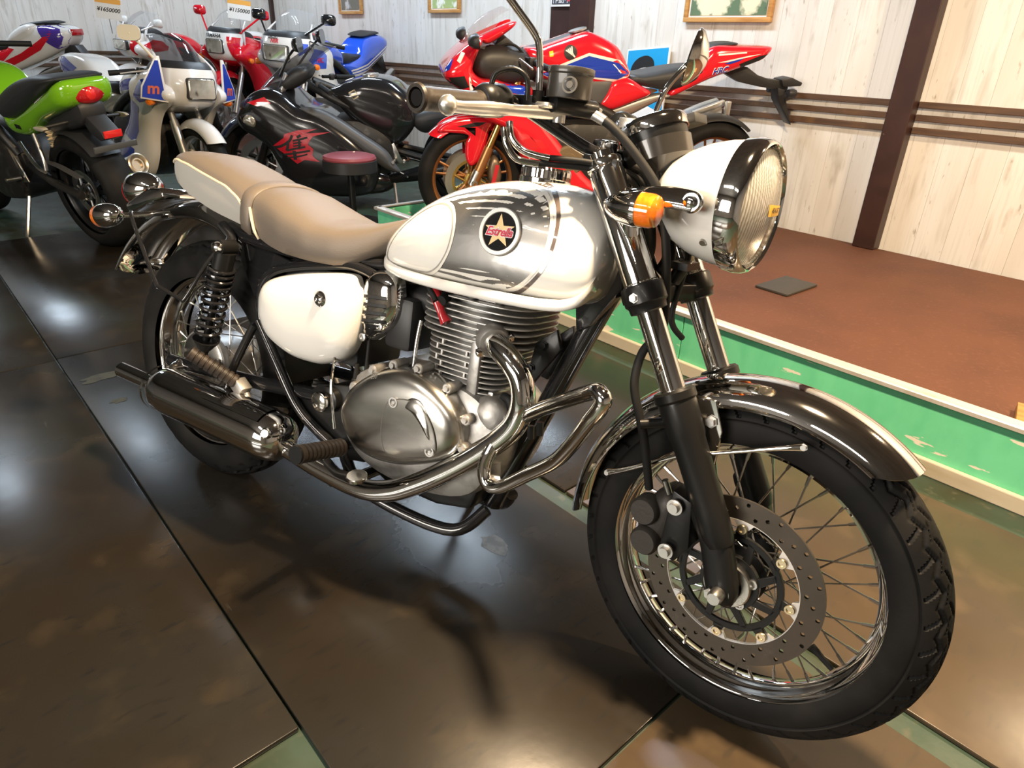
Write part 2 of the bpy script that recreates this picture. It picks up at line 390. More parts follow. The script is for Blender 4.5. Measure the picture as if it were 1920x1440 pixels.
# framed pictures on the wall
FRAME = mat('honey_wood_frame', (.55, .30, .10), .4, noise=[(30, (.42, .2, .06), .4, .7, (.3, 1, 3))])
def picture(x, z, wd, ht, art, lab):
    r = empty('framed_picture', Matrix.Translation((x, WALLY - .02, z))); tag(r, lab, 'picture', 'framed pictures on the wall')
    b = .028
    for nm, c, d in (('frame_rail', (0, 0, ht / 2 - b / 2), (wd, .03, b)), ('frame_rail', (0, 0, -ht / 2 + b / 2), (wd, .03, b)), ('frame_stile', (-wd / 2 + b / 2, 0, 0), (b, .03, ht - 2 * b)), ('frame_stile', (wd / 2 - b / 2, 0, 0), (b, .03, ht - 2 * b))):
        obj(nm, MB().box(c, d), FRAME, r, bevel=.003)
    obj('mount', MB().box((0, .006, 0), (wd - 2 * b, .006, ht - 2 * b)), PAPER, r, smooth=0)
    obj('painting', MB().box((0, .001, 0), (wd - 2 * b - .025, .004, ht - 2 * b - .02)), art, r, smooth=0)
A1 = mat('painting_pale_figure', (.10, .16, .09), .6, noise=[(5, (.70, .66, .46), .47, .53, None), (14, (.05, .08, .06), .62, .72, None), (9, (.60, .55, .25), .66, .72, None)])
A2 = mat('painting_greens', (.35, .45, .18), .6, noise=[(9, (.75, .76, .68), .5, .58, None), (20, (.5, .42, .12), .6, .7, None)])
A3 = mat('painting_dark', (.16, .15, .12), .6, noise=[(8, (.5, .5, .5), .55, .62, None), (16, (.3, .22, .1), .6, .7, None)])
picture(-2.628, 1.53, .61, .54, A1, 'large framed painting of a pale shape on dark green, wall right of the posts')
picture(-5.51, 1.60, .46, .54, A2, 'small framed green and white painting, wall left of the posts')
picture(-7.145, 1.60, .46, .54, A3, 'small framed dark painting above the blue and white sports bike')
# notice on the dark post
r = empty('notice_sign', Matrix.Translation((-4.02, WALLY - .045, 1.47))); tag(r, 'small dark notice with white characters on the brown post', 'sign')
obj('frame', MB().box((0, 0, 0), (.225, .012, .22)), PAPER, r, bevel=.002)
obj('face', MB().box((0, -.005, 0), (.195, .006, .19)), mat('notice_face', (.05, .055, .075), .4), r, smooth=0)
v, t = text_tris('作動中', .062); obj('lettering', MB().add([(x - .0, -.0088, y - .065) for x, y in v], t), PAPER, r, smooth=0)
obj('red_mark', MB().box((.075, -.008, -.055), (.03, .002, .045)), mat('notice_red', (.5, .06, .08), .5), r, smooth=0)
# blue portrait poster leaning on the wall
PO = Matrix.Translation((-3.16, 4.06, .86)) @ Matrix.Rotation(R_(-5), 4, 'Y') @ Matrix.Rotation(R_(-7), 4, 'X')
r = empty('portrait_poster', PO); tag(r, 'blue poster with a drawn dark-haired face behind the red bike', 'poster')
obj('board', MB().box((0, 0, .0), (.36, .012, .50)), PAPER, r, bevel=.001)
obj('blue_ground', MB().box((0, -.006, .0), (.34, .003, .48)), mat('poster_blue', (.012, .30, .62), .4), r, smooth=0)
hair = [(-.10, -.02), (-.115, .05), (-.10, .11), (-.05, .15), (.02, .16), (.075, .13), (.09, .07), (.085, .0), (.07, -.02), (.06, .05), (.03, .085), (-.04, .08), (-.07, .04), (-.075, -.02)]
face = [(-.075, -.02), (-.07, .05), (-.03, .085), (.035, .085), (.06, .05), (.07, -.02), (.06, -.10), (.03, -.15), (-.02, -.155), (-.06, -.11)]
for nm, p, m, y in (('face', face, mat('poster_skin', (.72, .66, .62), .5), -.0082), ('hair', hair, INK, -.0088)):
    v, t = poly_tris(cr(p, 4, True)); obj(nm, MB().add([(x - .02, y, z + .04) for x, z in v], t), m, r, smooth=0)
for x0 in (-.055, .005):
    v, t = stroke([(x0, .045), (x0 + .02, .052), (x0 + .04, .045)], .007); obj('eyebrow', MB().add([(x - .01, -.0088, z + .03) for x, z in v], t), INK, r, smooth=0)
v, t = poly_tris([(-.2, -.25), (-.16, -.16), (-.05, -.12), (.05, -.12), (.15, -.16), (.2, -.25)]); obj('shirt', MB().add([(x, -.0085, z) for x, z in v], t), PAPER, r, smooth=0)

# bar stool
st = empty('bar_stool', Matrix.Translation((-4.10, 2.27, -.012))); tag(st, 'round bar stool with dusty red seat and black pole beside the black bike', 'stool')
obj('seat_cushion', MB().lathe([(0, 0.), (.0, .165), (.02, .172), (.035, .165), (.045, .13), (.048, .0)], (0, 0, .40), (0, 0, 1), 48), mat('stool_red_vinyl', (.26, .055, .068), .4, 0, .2), st)
obj('seat_band', MB().lathe([(0, .0), (0, .168), (.004, .175), (.072, .175), (.076, .168), (.076, 0)], (0, 0, .335), (0, 0, 1), 48), PLASTIC, st)
obj('pole', MB().lathe([(0, .022), (.33, .022)], (0, 0, .01), (0, 0, 1), 24), SATIN, st)
obj('base', MB().lathe([(0, .18), (.012, .18), (.02, .15), (.03, .04), (.05, .024)], (0, 0, 0), (0, 0, 1), 40), SATIN, st)

# worn pale patches on the sheets
def patch(c, rx, ry, m, seed):
    rnd = random.Random(seed); p = [(c[0] + rx * math.cos(a) * rnd.uniform(.55, 1.15), c[1] + ry * math.sin(a) * rnd.uniform(.55, 1.15)) for a in [2 * math.pi * k / 16 for k in range(16)]]
    v, t = poly_tris(cr(p, 3, True)); return obj('worn_patch', MB().add([(x, y, .0006) for x, y in v], t), m, fl, smooth=0)
patch((-2.55, .365), .035, .085, mat('patch_olive', (.075, .068, .042), .6, noise=[(30, (.05, .045, .03), .5, .6, None)]), 3)
patch((-2.33, .36), .02, .03, MATS['patch_olive'], 5)
patch((-.975, .86), .06, .03, mat('patch_pale', (.09, .092, .09), .5, noise=[(40, (.05, .05, .048), .45, .6, None)]), 8)
# ------------------------------------------------------------------ the white and silver motorcycle
WB, RF, RRr = 1.41, .310, .319
BIKE = pose(-1.7262, .4721, 0, 16.064, 12.026)
bk = empty('motorcycle', BIKE)
tag(bk, 'white and silver classic motorcycle with chrome fenders, parked in front of the others', 'motorcycle')
_ax = Vector((-math.sin(R_(27)), 0, math.cos(R_(27)))); _p = Vector((WB + .098, 0, 0))
STEER = Matrix.Translation(_p) @ Matrix.Rotation(R_(-7.5), 4, _ax) @ Matrix.Translation(-_p)
def B(name, mb, m, **kw): return obj(name, mb, m, kw.pop('parent', bk), **kw)
def S(name, mb, m, **kw):
    par = kw.pop('parent', bk); return obj(name, mb.xf(STEER), m, par, **kw)
def bolt(c, r=.006, h=.006, ax=(0, -1, 0), hexa=True):
    m = MB().lathe([(0, r * 1.35), (h * .25, r * 1.35), (h * .25, r), (h, r), (h, 0)], c, ax, 6 if hexa else 16)
    return m

# wheels
def tyre_mesh(R, hw, h, tread=None, nt=160, na=36, amax=118):
    rings = []
    for i in range(nt):
        th = 2 * math.pi * i / nt; ring = []
        for j in range(na + 1):
            a = R_(-amax + 2 * amax * j / na)
            rr = (R - h) + h * math.cos(a); y = hw * math.sin(a)
            if tread:
                d = tread(th, math.degrees(a)); rr -= d * math.cos(a); y -= d * math.sin(a)
            ring.append((rr * math.cos(th), y, rr * math.sin(th)))
        rings.append(ring)
    return MB().loft(rings, cap=False, closed=False, loop=True)
def tri(x): x = x % 1.; return 4 * abs(x - .5) - 1
def sstep(d, wdt): return 1. if abs(d) < wdt else max(0., 1 - (abs(d) - wdt) / 1.6)
def tread(th, a):
    N = 40; u = th * N / (2 * math.pi); s = 1 if a > 0 else -1; b = abs(a); u2 = u + (.5 if s > 0 else 0)
    g = sstep(b - (15 + 6 * tri(u2)), 2.2)                       # zigzag groove
    g = max(g, sstep(b - (39 + 6 * tri(u2 + .12)), 3.0))          # second zigzag groove
    if 40 < b < 66: g = max(g, (1. if abs((u2 + .012 * (b - 40)) % 1. - .5) < .06 else 0) * (1 if b > 43 else .5))   # shoulder blocks
    if 20 < b < 36: g = max(g, .8 * (1. if abs(b - (27 + 4.5 * tri(u2 + .06))) < .9 and (u2 % 1.) < .62 else 0))     # sipes
    if 66 <= b < 70: g = .0
    if 70 <= b: g = .75 if b < 72 else .55
    return .0046 * g
AXF = STEER @ Matrix.Translation((WB, 0, RF)); AXR = Matrix.Translation((0, 0, RRr))
obj('front_tyre', tyre_mesh(RF, .0475, .055, tread, 640, 92), TYRE, bk, AXF, smooth=50)
def tread_r(th, a):
    b = abs(a); u = th * 34 / (2 * math.pi)
    g = sstep(b - (14 + 5 * tri(u)), 2.5); g = max(g, sstep(b - (34 + 5 * tri(u + .1)), 2.6))
    if 36 < b < 62: g = max(g, 1. if abs((u + (.5 if a > 0 else 0)) % 1. - .5) < .1 else 0)
    return .004 * g
obj('rear_tyre', tyre_mesh(RRr, .059, .064, tread_r, 340, 60), TYRE, bk, AXR, smooth=50)
def rim(r, wd):
    h = wd / 2
    pr = [(-h, r + .008), (-h - .003, r + .009), (-h - .004, r + .003), (-h + .001, r - .002), (-h + .006, r - .006), (-h + .016, r - .012), (-h * .35, r - .019), (0, r - .021), (h * .35, r - .019), (h - .016, r - .012), (h - .006, r - .006), (h - .001, r - .002), (h + .004, r + .003), (h + .003, r + .009), (h, r + .008), (h * .5, r - .002), (-h * .5, r - .002)]
    return MB().lathe(pr, n=120, loop=True)
rf = obj('front_rim', rim(.2325, .062), CHROME, bk, AXF, smooth=60)
rr_ = obj('rear_rim', rim(.218, .075), CHROME, bk, AXR, smooth=60)
def spokes(parent, r_rim, r_hub, yh, n, lean):
    metal = mat('spoke_steel', (.45, .43, .40), .25, 1.)
    base = []
    for s in (-1, 1):
        for d in (-1, 1):
            a0 = d * lean
            p0 = (r_hub * math.cos(a0), s * yh, r_hub * math.sin(a0)); p1 = (r_rim, s * .006, 0)
            q = tuple(p1[i] + (p0[i] - p1[i]) * .09 for i in range(3)); q0 = tuple(p1[i] - (p0[i] - p1[i]) * .012 for i in range(3))
            base.append(mesh_of('spoke', MB().tube([p0, q], .0017, 6).tube([q0, q], [.0034, .0028], 6), metal, merge=False))
    for i in range(n):
        k = i % 4
        link('spoke', base[k], parent, Matrix.Rotation(2 * math.pi * i / n, 4, 'Y'))
spokes(rf, .2135, .047, .031, 40, R_(62)); spokes(rr_, .1985, .082, .035, 36, R_(55))
obj('valve_stem', MB().tube([(0, -.002, -.208), (0, -.002, -.178)], [.0045, .0055], 10).tube([(0, -.002, -.178), (0, -.002, -.163)], .0062, 10), RUBBER, rf, Matrix.Rotation(R_(-58), 4, 'Y'))
obj('front_hub', MB().lathe([(-.046, .024), (-.044, .036), (-.034, .052), (-.028, .052), (-.022, .032), (.02, .03), (.03, .052), (.036, .052), (.044, .034), (.05, .02)], n=40), SATIN, bk, AXF)
# front brake disc with drilled band, riveted to a black carrier
def disc():
    mb = MB(); ro, ri = .150, .112; n = 192; y0, y1 = -.0620, -.0575
    hol = []
    for i in range(48):                                            # rows of three drilled holes
        a = 2 * math.pi * i / 48; r = (.142, .132, .122)[i % 3]; hol.append((a, r))
    na = 1152; nr = 25
    rs = [ri + (ro - ri) * k / (nr - 1) for k in range(nr)]
    def hole(a, r):
        for ha, hr in hol:
            da = (a - ha + math.pi) % (2 * math.pi) - math.pi
            if (da * r) ** 2 + (r - hr) ** 2 < .0034 ** 2: return True
        return False
    idx = {}
    for sy, y in ((0, y0), (1, y1)):
        v = [(rs[k] * math.cos(2 * math.pi * i / na), y, rs[k] * math.sin(2 * math.pi * i / na)) for i in range(na) for k in range(nr)]
        f = []
        for i in range(na):
            for k in range(nr - 1):
                am = 2 * math.pi * (i + .5) / na; rm = (rs[k] + rs[k + 1]) / 2
                if hole(am, rm): continue
                f.append((i * nr + k, i * nr + k + 1, ((i + 1) % na) * nr + k + 1, ((i + 1) % na) * nr + k))
        mb.add(v, f)
    mb.lathe([(y0, ro), (y1, ro)], n=na, cap=False); mb.lathe([(y0, ri), (y1, ri)], n=na, cap=False)
    return mb
bd = obj('brake_disc', disc(), mat('drilled_disc_steel', (.085, .072, .058), .34, .8, rnoise=(30, .26, .45)), bk, AXF, smooth=30)
# light inner ring with scallops
mb = MB(); n = 256
def scal(a):
    u = (a * 8 / (2 * math.pi)) % 1.; d = min(u, 1 - u)
    return .100 if d < .12 else (.100 + .0115 * min(1, (d - .12) / .07))
ra = [(.1125 * math.cos(2 * math.pi * i / n), .1125 * math.sin(2 * math.pi * i / n)) for i in range(n)]
rb = [(scal(2 * math.pi * i / n) * math.cos(2 * math.pi * i / n), scal(2 * math.pi * i / n) * math.sin(2 * math.pi * i / n)) for i in range(n)]
mb.loft([[(x, -.0625, z) for x, z in ra], [(x, -.0625, z) for x, z in rb], [(x, -.0570, z) for x, z in rb], [(x, -.0570, z) for x, z in ra]], cap=False, loop=True)
obj('disc_ring', mb, mat('pale_disc_ring', (.62, .61, .60), .45, .6), bd, smooth=30)
mb = MB(); RI = .084
mb.lathe([(-.0655, .0885), (-.0655, .0775), (-.0585, .0775), (-.0585, .0885)], n=96, loop=True)
for i in range(8):
    a = 2 * math.pi * i / 8
    M8 = Matrix.Rotation(-a, 4, 'Y')
    mb.join(MB().prism([(.084, -.010), (.101, -.006), (.101, .006), (.084, .010)], -.0655, -.0585), M8)
    M9 = Matrix.Rotation(-a - .33, 4, 'Y')
    mb.join(MB().prism([(.030, -.014), (.080, .010), (.080, .022), (.030, .004)], -.0655, -.0585), M9)
mb.lathe([(-.067, .050), (-.067, .030), (-.057, .030), (-.057, .050)], n=48, loop=True)
obj('disc_carrier', mb, SATIN, bd, bevel=.0008, bseg=1)
rv = mesh_of('rivet', MB().lathe([(-.004, .0088), (-.0045, .0088), (-.0065, .0078), (-.0065, .0048), (-.003, .0045), (-.003, 0)], (0, -.0625, 0), n=24), mat('rivet_brass', (.72, .60, .40), .25, 1.))
for i in range(8): link('rivet', rv, bd, Matrix.Rotation(-2 * math.pi * i / 8, 4, 'Y') @ Matrix.Translation((.100, 0, 0)))
hb = mesh_of('hub_bolt', MB().lathe([(-.066, .0085), (-.0705, .0085), (-.0705, .0055), (-.068, .005), (-.068, 0)], n=20), STEEL)
for i in range(5): link('hub_bolt', hb, bd, Matrix.Rotation(-2 * math.pi * (i + .3) / 5, 4, 'Y') @ Matrix.Translation((.040, 0, 0)))
S('front_axle', MB().lathe([(-.135, .0), (-.135, .010), (-.128, .0125), (-.112, .0125), (-.112, .017), (.115, .017), (.118, .012), (.13, .012), (.13, 0)], (WB, 0, RF), n=24), STEEL)
S('axle_collar', MB().lathe([(-.078, .040), (-.080, .038), (-.080, .026), (-.064, .026), (-.064, .040)], (WB, 0, RF), n=40, loop=True), ALU)

# fork
def FX(z): return 1.083 + (.923 - z) * .5717
def FP(z, y): return (FX(z), y, z)
fdir = Vector((.5717, 0, -1)).normalized()
for s in (-1, 1):
    y = .095 * s
    S('fork_tube', MB().tube([FP(.955, y), FP(.59, y)], .0205, 28), CHROME)
    S('fork_cover', MB().lathe([(0, .020), (0, .0275), (.003, .0295), (.012, .0295), (.014, .0275), (.020, .0275), (.022, .0285), (.19, .0275), (.204, .0275), (.206, .0295), (.218, .0295), (.219, .022)], FP(.945, y), fdir, 36), CHROME)
    lg = S('fork_leg', MB().lathe([(0, .0215), (.0, .031), (.004, .0345), (.016, .0345), (.020, .031), (.026, .0315), (.075, .030), (.085, .0275), (.20, .0265), (.245, .026), (.262, .022), (.262, 0)], FP(.612, y), fdir, 36), SATIN)
    # flattened bottom end that clamps the axle
    mb = MB().pillow([(1.333, .425), (1.350, .450), (1.380, .445), (1.403, .403), (1.418, .364), (1.432, .322), (1.434, .296), (1.424, .286), (1.405, .290), (1.386, .304), (1.374, .339), (1.358, .383)], [(1.415, .308), (1.366, .42)], .008, .019, 5, 2.2, 3)
    for i, p in enumerate(mb.v): mb.v[i] = (p[0], p[1] + y * 1.0, p[2])
    S('fork_end', mb, SATIN, parent=None) if False else obj('fork_end', mb.xf(STEER), SATIN, lg)
    obj('drain_bolt', bolt((1.398, y - .022 if s < 0 else y + .02, .305), .0075, .006, (0, s, 0)).xf(STEER), STEEL, lg)
    S('fork_clamp_sleeve', MB().lathe([(0, .021), (0, .033), (.004, .035), (.03, .035), (.034, .031), (.044, .030), (.046, .021)], FP(.765, y), fdir, 36), SATIN)
    if s < 0:
        S('fork_bolt', bolt((FX(.75) + .0, y - .034, .748), .006, .006), STEEL)
S('lower_fork_bridge', MB().loft([[(FX(.742) + dx - off, yy, .742 + dz) for dx, dz in ((.028, -.016), (.028, .014), (-.030, .020), (-.030, -.012))] for yy, off in ((-.095, 0), (-.05, .02), (0, .034), (.05, .02), (.095, 0))]), SATIN, bevel=.003)
S('upper_fork_bridge', MB().loft([[(FX(.935) + dx - off, yy, .935 + dz) for dx, dz in ((.03, -.004), (.03, .014), (-.034, .018), (-.034, .002))] for yy, off in ((-.112, 0), (-.06, .022), (0, .034), (.06, .022), (.112, 0))]), SATIN, bevel=.003)
S('steering_stem', MB().tube([(1.010, 0, .955), (1.125, 0, .715)], .026, 20), BLACK)
S('stem_nut', MB().lathe([(0, .017), (.012, .017), (.016, .012), (.016, 0)], (1.012, 0, .948), -fdir, 6), CHROME)
# headlamp ears
for s in (-1, 1):
    ear = MB().tube([(FX(.885) + .006, s * .108, .888), (1.16, s * .118, .899), (1.205, s * .121, .905), (1.248, s * .119, .904)], [.025, .021, .020, .020], 20, flat=.45)
    e = S('headlamp_bracket', ear, CHROME)
    obj('bracket_web', MB().tube([(FX(.80), s * .104, .80), (FX(.83) + .012, s * .110, .845), (FX(.87) + .03, s * .115, .882)], [.010, .013, .012], 14, flat=.6).xf(STEER), CHROME, e)
    obj('bracket_bolt', MB().lathe([(0, .016), (.006, .016), (.009, .013), (.009, .0085), (.016, .0085), (.018, .006), (.018, 0)], (1.246, s * .122, .903), (0, s, 0), 28).xf(STEER), CHROME, e)
    # turn signal: chrome bullet with orange lens facing ahead
    c = (1.176, s * .156, .884)
    sg = S('turn_signal', MB().lathe([(-.056, .0), (-.053, .009), (-.043, .0165), (-.025, .0235), (-.005, .0265), (.004, .0275), (.008, .0265), (.008, .0)], c, (1, 0, 0), 32), CHROME)
    obj('signal_lens', MB().lathe([(.006, .0252), (.026, .0247), (.032, .0225), (.035, .016), (.036, 0)], c, (1, 0, 0), 32).xf(STEER), ORANGE, sg)
    obj('signal_stalk', MB().tube([(1.150, s * .115, .888), (1.155, s * .14, .882)], .009, 14).xf(STEER), CHROME, sg)
# headlamp
LC = (1.290, 0, .902)
hl = S('headlamp', MB().lathe([(-.158, 0), (-.156, .022), (-.148, .040), (-.130, .060), (-.105, .0765), (-.075, .0885), (-.045, .0955), (-.020, .0975), (-.012, .0975)], LC, (1, 0, 0), 64), WHITEP, label='white headlamp shell')
obj('headlamp_rim', MB().lathe([(-.016, .0985), (-.019, .0995), (-.019, .1010), (-.002, .1030), (.008, .1015), (.016, .0975), (.018, .094), (.013, .0905), (.006, .0905), (.002, .098)], LC, (1, 0, 0), 72, loop=True).xf(STEER), CHROME, hl)
obj('reflector', MB().lathe([(-.075, .010), (-.070, .03), (-.050, .058), (-.02, .080), (.004, .089)], LC, (1, 0, 0), 48, cap=False).xf(STEER), mat('lamp_reflector', (.90, .89, .86), .28, 1.), hl)
obj('bulb', MB().lathe([(-.075, .008), (-.045, .008), (-.040, .0), ], LC, (1, 0, 0), 16).xf(STEER), CHROME, hl)
# fluted glass lens
nl = 96; g = []
for i in range(25):
    rr = .0885 * i / 24
    ring = []
    for j in range(nl):
        a = 2 * math.pi * j / nl; yy, zz = rr * math.cos(a), rr * math.sin(a)
        flute = .0011 * abs(math.sin(yy * math.pi / .0062)) if abs(zz) < .062 and i < 23 else 0
        ring.append((LC[0] + .030 - 2.4 * rr * rr + flute, yy, LC[2] + zz))
    g.append(ring)
lens_top = MB().loft(g, cap=False)
back = [[(p[0] - .004, p[1], p[2]) for p in g[k]] for k in (24, 12, 0)]
mbl = MB().loft(g + [[(LC[0] + .026 - 2.4 * (.0885 * math.hypot(p[1], p[2] - LC[2]) / .0885) ** 2 * 1., p[1], p[2]) for p in r] for r in g[::-1]], cap=False)
lm_ = mat('fluted_lens', (.85, .85, .82), .08, 0, .6, alpha=.5); nt = lm_.node_tree; pb = nt.nodes['Principled BSDF']
wv = nt.nodes.new('ShaderNodeTexWave'); wv.bands_direction = 'Y'; wv.inputs['Scale'].default_value = 52; wv.inputs['Distortion'].default_value = 0; tcn = nt.nodes.new('ShaderNodeTexCoord'); nt.links.new(tcn.outputs['Object'], wv.inputs['Vector'])
rp = nt.nodes.new('ShaderNodeValToRGB'); rp.color_ramp.elements[0].color = (.34, .32, .28, 1); rp.color_ramp.elements[1].color = (.95, .94, .9, 1); nt.links.new(wv.outputs['Fac'], rp.inputs[0]); nt.links.new(rp.outputs[0], pb.inputs['Base Color'])  # light and dark bands of the flutes painted into the lens colour
bpn = nt.nodes.new('ShaderNodeBump'); bpn.inputs['Strength'].default_value = .6; bpn.inputs['Distance'].default_value = .002; nt.links.new(wv.outputs['Fac'], bpn.inputs['Height']); nt.links.new(bpn.outputs[0], pb.inputs['Normal'])
obj('headlamp_lens', mbl.xf(STEER), lm_, hl, smooth=180)
lv = lens_top.bvh()
v, t = poly_tris([(-.076, -.004), (-.030, -.006), (-.028, .020), (-.080, .016)])
def on_lens(v, t, off, sub=2):
    v, t = subdiv_tris(v, t, sub); out = []
    for yy, zz in v: rr = math.hypot(yy, zz); out.append((LC[0] + .0325 - 2.4 * rr * rr + off, -yy, LC[2] + zz))
    return MB().add(out, t).xf(STEER)
stv = [(-.013, -.010), (.054, -.009), (.058, .006), (-.016, .008)]
v, t = poly_tris(stv); stk = obj('price_sticker', on_lens([(-a, b) for a, b in v], t, 0), mat('orange_sticker', (.85, .48, .05), .5), hl, label='yellow handwritten sticker')
v, t = text_tris('¥24-24777', .0105, .25, .0003); v = [(a * 1. + .020, b - .001) for a, b in v]
obj('handwriting', on_lens([(-a, b) for a, b in v], t, .0006, 0), INK, stk, smooth=0)
obj('shell_screw', MB().lathe([(0, .006), (.004, .005), (.004, 0)], (1.255, -.078, .846), (0, -.8, -.6), 12).xf(STEER), STEEL, hl)
S('lamp_mount', MB().tube([(1.20, 0, .80), (1.185, 0, .765)], .012, 12).box((1.20, 0, .795), (.03, .05, .012)), SATIN)

# front fender with rolled edges, stays and brackets
def fender(cx, cz, r0, hw, depth, a0, a1, n=60, m=14, e0=7., e1=5.):
    rings = []
    for i in range(n + 1):
        outer = []; inner = []
        for j in range(m + 1):
            t = -1 + 2 * j / m; b = t * R_(82); q = abs(t) ** 2.6
            A = R_(a0 + e0 * q + (a1 - e1 * q - a0 - e0 * q) * i / n)
            y = hw * math.sin(b) / math.sin(R_(82)); r = r0 - depth * (1 - math.cos(b)) / (1 - math.cos(R_(82)))
            outer.append((cx + r * math.cos(A), y, cz + r * math.sin(A))); inner.append((cx + (r - .0022) * math.cos(A), y * .965, cz + (r - .0022) * math.sin(A)))
        rings.append(outer + inner[::-1])
    return MB().loft(rings)
ff = S('front_fender', fender(WB, RF, .3395, .064, .041, 52, 184), CHROME, smooth=60)
for s in (-1, 1):
    es = [(WB + .2985 * math.cos(R_(a)), s * .0640, RF + .2985 * math.sin(R_(a))) for a in range(59, 180, 5)]
    obj('fender_edge', MB().tube(es, .0028, 8, 2).xf(STEER), CHROME, ff)
    sy = S('fender_stay', MB().tube([(1.160, s * .071, .415), (1.20, s * .080, .440), (1.300, s * .088, .510), (1.330, s * .088, .522), (1.43, s * .080, .566), (1.468, s * .070, .580)], [.007, .0042, .0042, .0042, .0042, .0075], 12, flat=.8), CHROME)
    for px, pz in ((1.160, .415), (1.468, .580)): obj('stay_bolt', bolt((px, s * .073, pz), .0045, .005, (0, s, 0)).xf(STEER), STEEL, sy)
    br = S('fender_bracket', MB().prism([(1.285, .600), (1.325, .608), (1.345, .560), (1.345, .500), (1.322, .494), (1.290, .54)], s * .066, s * .072), CHROME, bevel=.001, bseg=1)
    obj('bracket_bolt', bolt((1.325, s * .073, .572), .008, .008, (0, s, 0)).xf(STEER), STEEL, br)

# caliper
cp = S('brake_caliper', MB().pillow([(1.232, .352), (1.247, .402), (1.275, .430), (1.300, .418), (1.306, .372), (1.296, .330), (1.270, .306), (1.244, .315)], [(1.262, .345), (1.282, .395)], .046, .088, 5, 2.6, 5, both=False, yb=.03).mirror(), mat('caliper_black', (.035, .031, .027), .5, .2, bump=(120, .4, .001)))
for cx, cz in ((1.252, .385), (1.262, .330)):
    obj('piston_housing', MB().lathe([(0, .026), (.026, .026), (.032, .022), (.032, 0)], (cx, -.07, cz), (0, -1, 0), 28).xf(STEER), MATS['caliper_black'], cp)
for cx, cz in ((1.3125, .428), (1.3125, .345)):
    obj('caliper_bolt', MB().lathe([(0, .0135), (.003, .0135), (.003, .0095), (.011, .0085), (.011, 0)], (cx, -.118, cz), (0, -1, 0), 20).xf(STEER), STEEL, cp)
obj('caliper_bracket', MB().prism([(1.300, .45), (1.335, .44), (1.345, .36), (1.325, .325), (1.295, .33)], -.062, -.108).xf(STEER), SATIN, cp, bevel=.002)
obj('bleed_pin', MB().tube([(1.282, -.075, .425), (1.272, -.08, .448)], .006, 10).xf(STEER), STEEL, cp)

# cables and hoses
S('brake_hose', MB().tube([(1.040, -.10, 1.014), (1.077, -.09, .995), (1.122, -.07, .952), (1.156, -.055, .908), (1.176, -.05, .852), (1.194, -.05, .777), (1.201, -.05, .734), (1.207, -.06, .692), (1.199, -.10, .659), (1.205, -.122, .610), (1.224, -.122, .560), (1.237, -.112, .514), (1.251, -.09, .427)], .0072, 12), RUBBER)
S('hose_clip', MB().tube([(1.228, -.124, .548), (1.262, -.10, .556)], .009, 10), SATIN)
S('throttle_cable', MB().tube([(.947, -.19, .987), (.956, -.19, .962), (.977, -.18, .945), (1.011, -.16, .939)], .0055, 12), CHROME)
S('throttle_cable', MB().tube([(1.005, -.163, .940), (1.065, -.12, .940), (1.107, -.07, .930), (1.123, -.04, .905), (1.10, -.03, .84)], .0048, 12), RUBBER)
S('throttle_cable', MB().tube([(.945, -.20, .977), (.954, -.20, .953), (.970, -.19, .933), (.999, -.17, .929)], .0055, 12), CHROME)
S('throttle_cable', MB().tube([(.993, -.173, .930), (1.057, -.12, .931), (1.104, -.08, .926), (1.118, -.05, .895), (1.09, -.04, .83)], .0048, 12), RUBBER)
S('speedometer_cable', MB().tube([(1.135, .02, .96), (1.185, .03, .90), (1.19, .03, .80), (1.185, .02, .70), (1.2, .05, .66)], .0055, 10), RUBBER)
S('wiring_loom', MB().tube([(1.03, .03, .93), (1.09, .03, .90), (1.135, .02, .86), (1.16, .02, .80), (1.13, .01, .74)], .012, 12), RUBBER)
S('wiring_loom', MB().tube([(1.08, -.03, .97), (1.12, -.03, .92), (1.14, -.035, .86), (1.145, -.03, .80), (1.10, -.02, .74)], .009, 12), RUBBER)

# handlebar and controls
half = [(.923, .37, 1.000), (.923, .28, 1.008), (.926, .205, 1.016), (.945, .160, 1.012), (.995, .105, .978), (1.030, .075, .958), (1.040, .04, .955)]
S('handlebar', MB().tube([(x, -y, z) for x, y, z in half] + [(1.040, 0, .955)] + half[::-1], .0112, 16), BLACK)
GRIP = mat('worn_grip_rubber', (.022, .017, .013), .45, noise=[(20, (.036, .027, .019), .45, .7, None)], bump=(200, .4, .001))
for s in (-1, 1):
    prof = [(.02, .0), (.02, .012), (0, .014), (0, .0185), (.004, .0205), (.008, .0185), (.012, .0160)] + [(.018 + .004 * k, .0162 + (.0006 if k % 2 else 0)) for k in range(22)] + [(.110, .0168), (.128, .0172), (.130, .0190), (.136, .0190), (.136, .0112)]
    S('grip', MB().lathe(prof, (.923, s * .372, .9998), (0, -s, .055), 28), GRIP)
S('switch_housing', MB().tube([(.925, -.240, 1.012), (.925, -.228, 1.013), (.927, -.195, 1.016), (.928, -.183, 1.016)], [.020, .0255, .0255, .021], 20, k=1), SATIN, bevel=.001, bseg=1)
S('switch_housing', MB().tube([(.925, .240, 1.012), (.925, .228, 1.013), (.927, .190, 1.016), (.928, .178, 1.016)], [.020, .0255, .0255, .021], 20, k=1), SATIN, bevel=.001, bseg=1)
S('cable_guide', MB().tube([(.930, -.222, 1.030), (.938, -.222, 1.052), (.958, -.205, 1.061), (.974, -.192, 1.050), (.976, -.187, 1.020)], .0042, 10), SATIN)
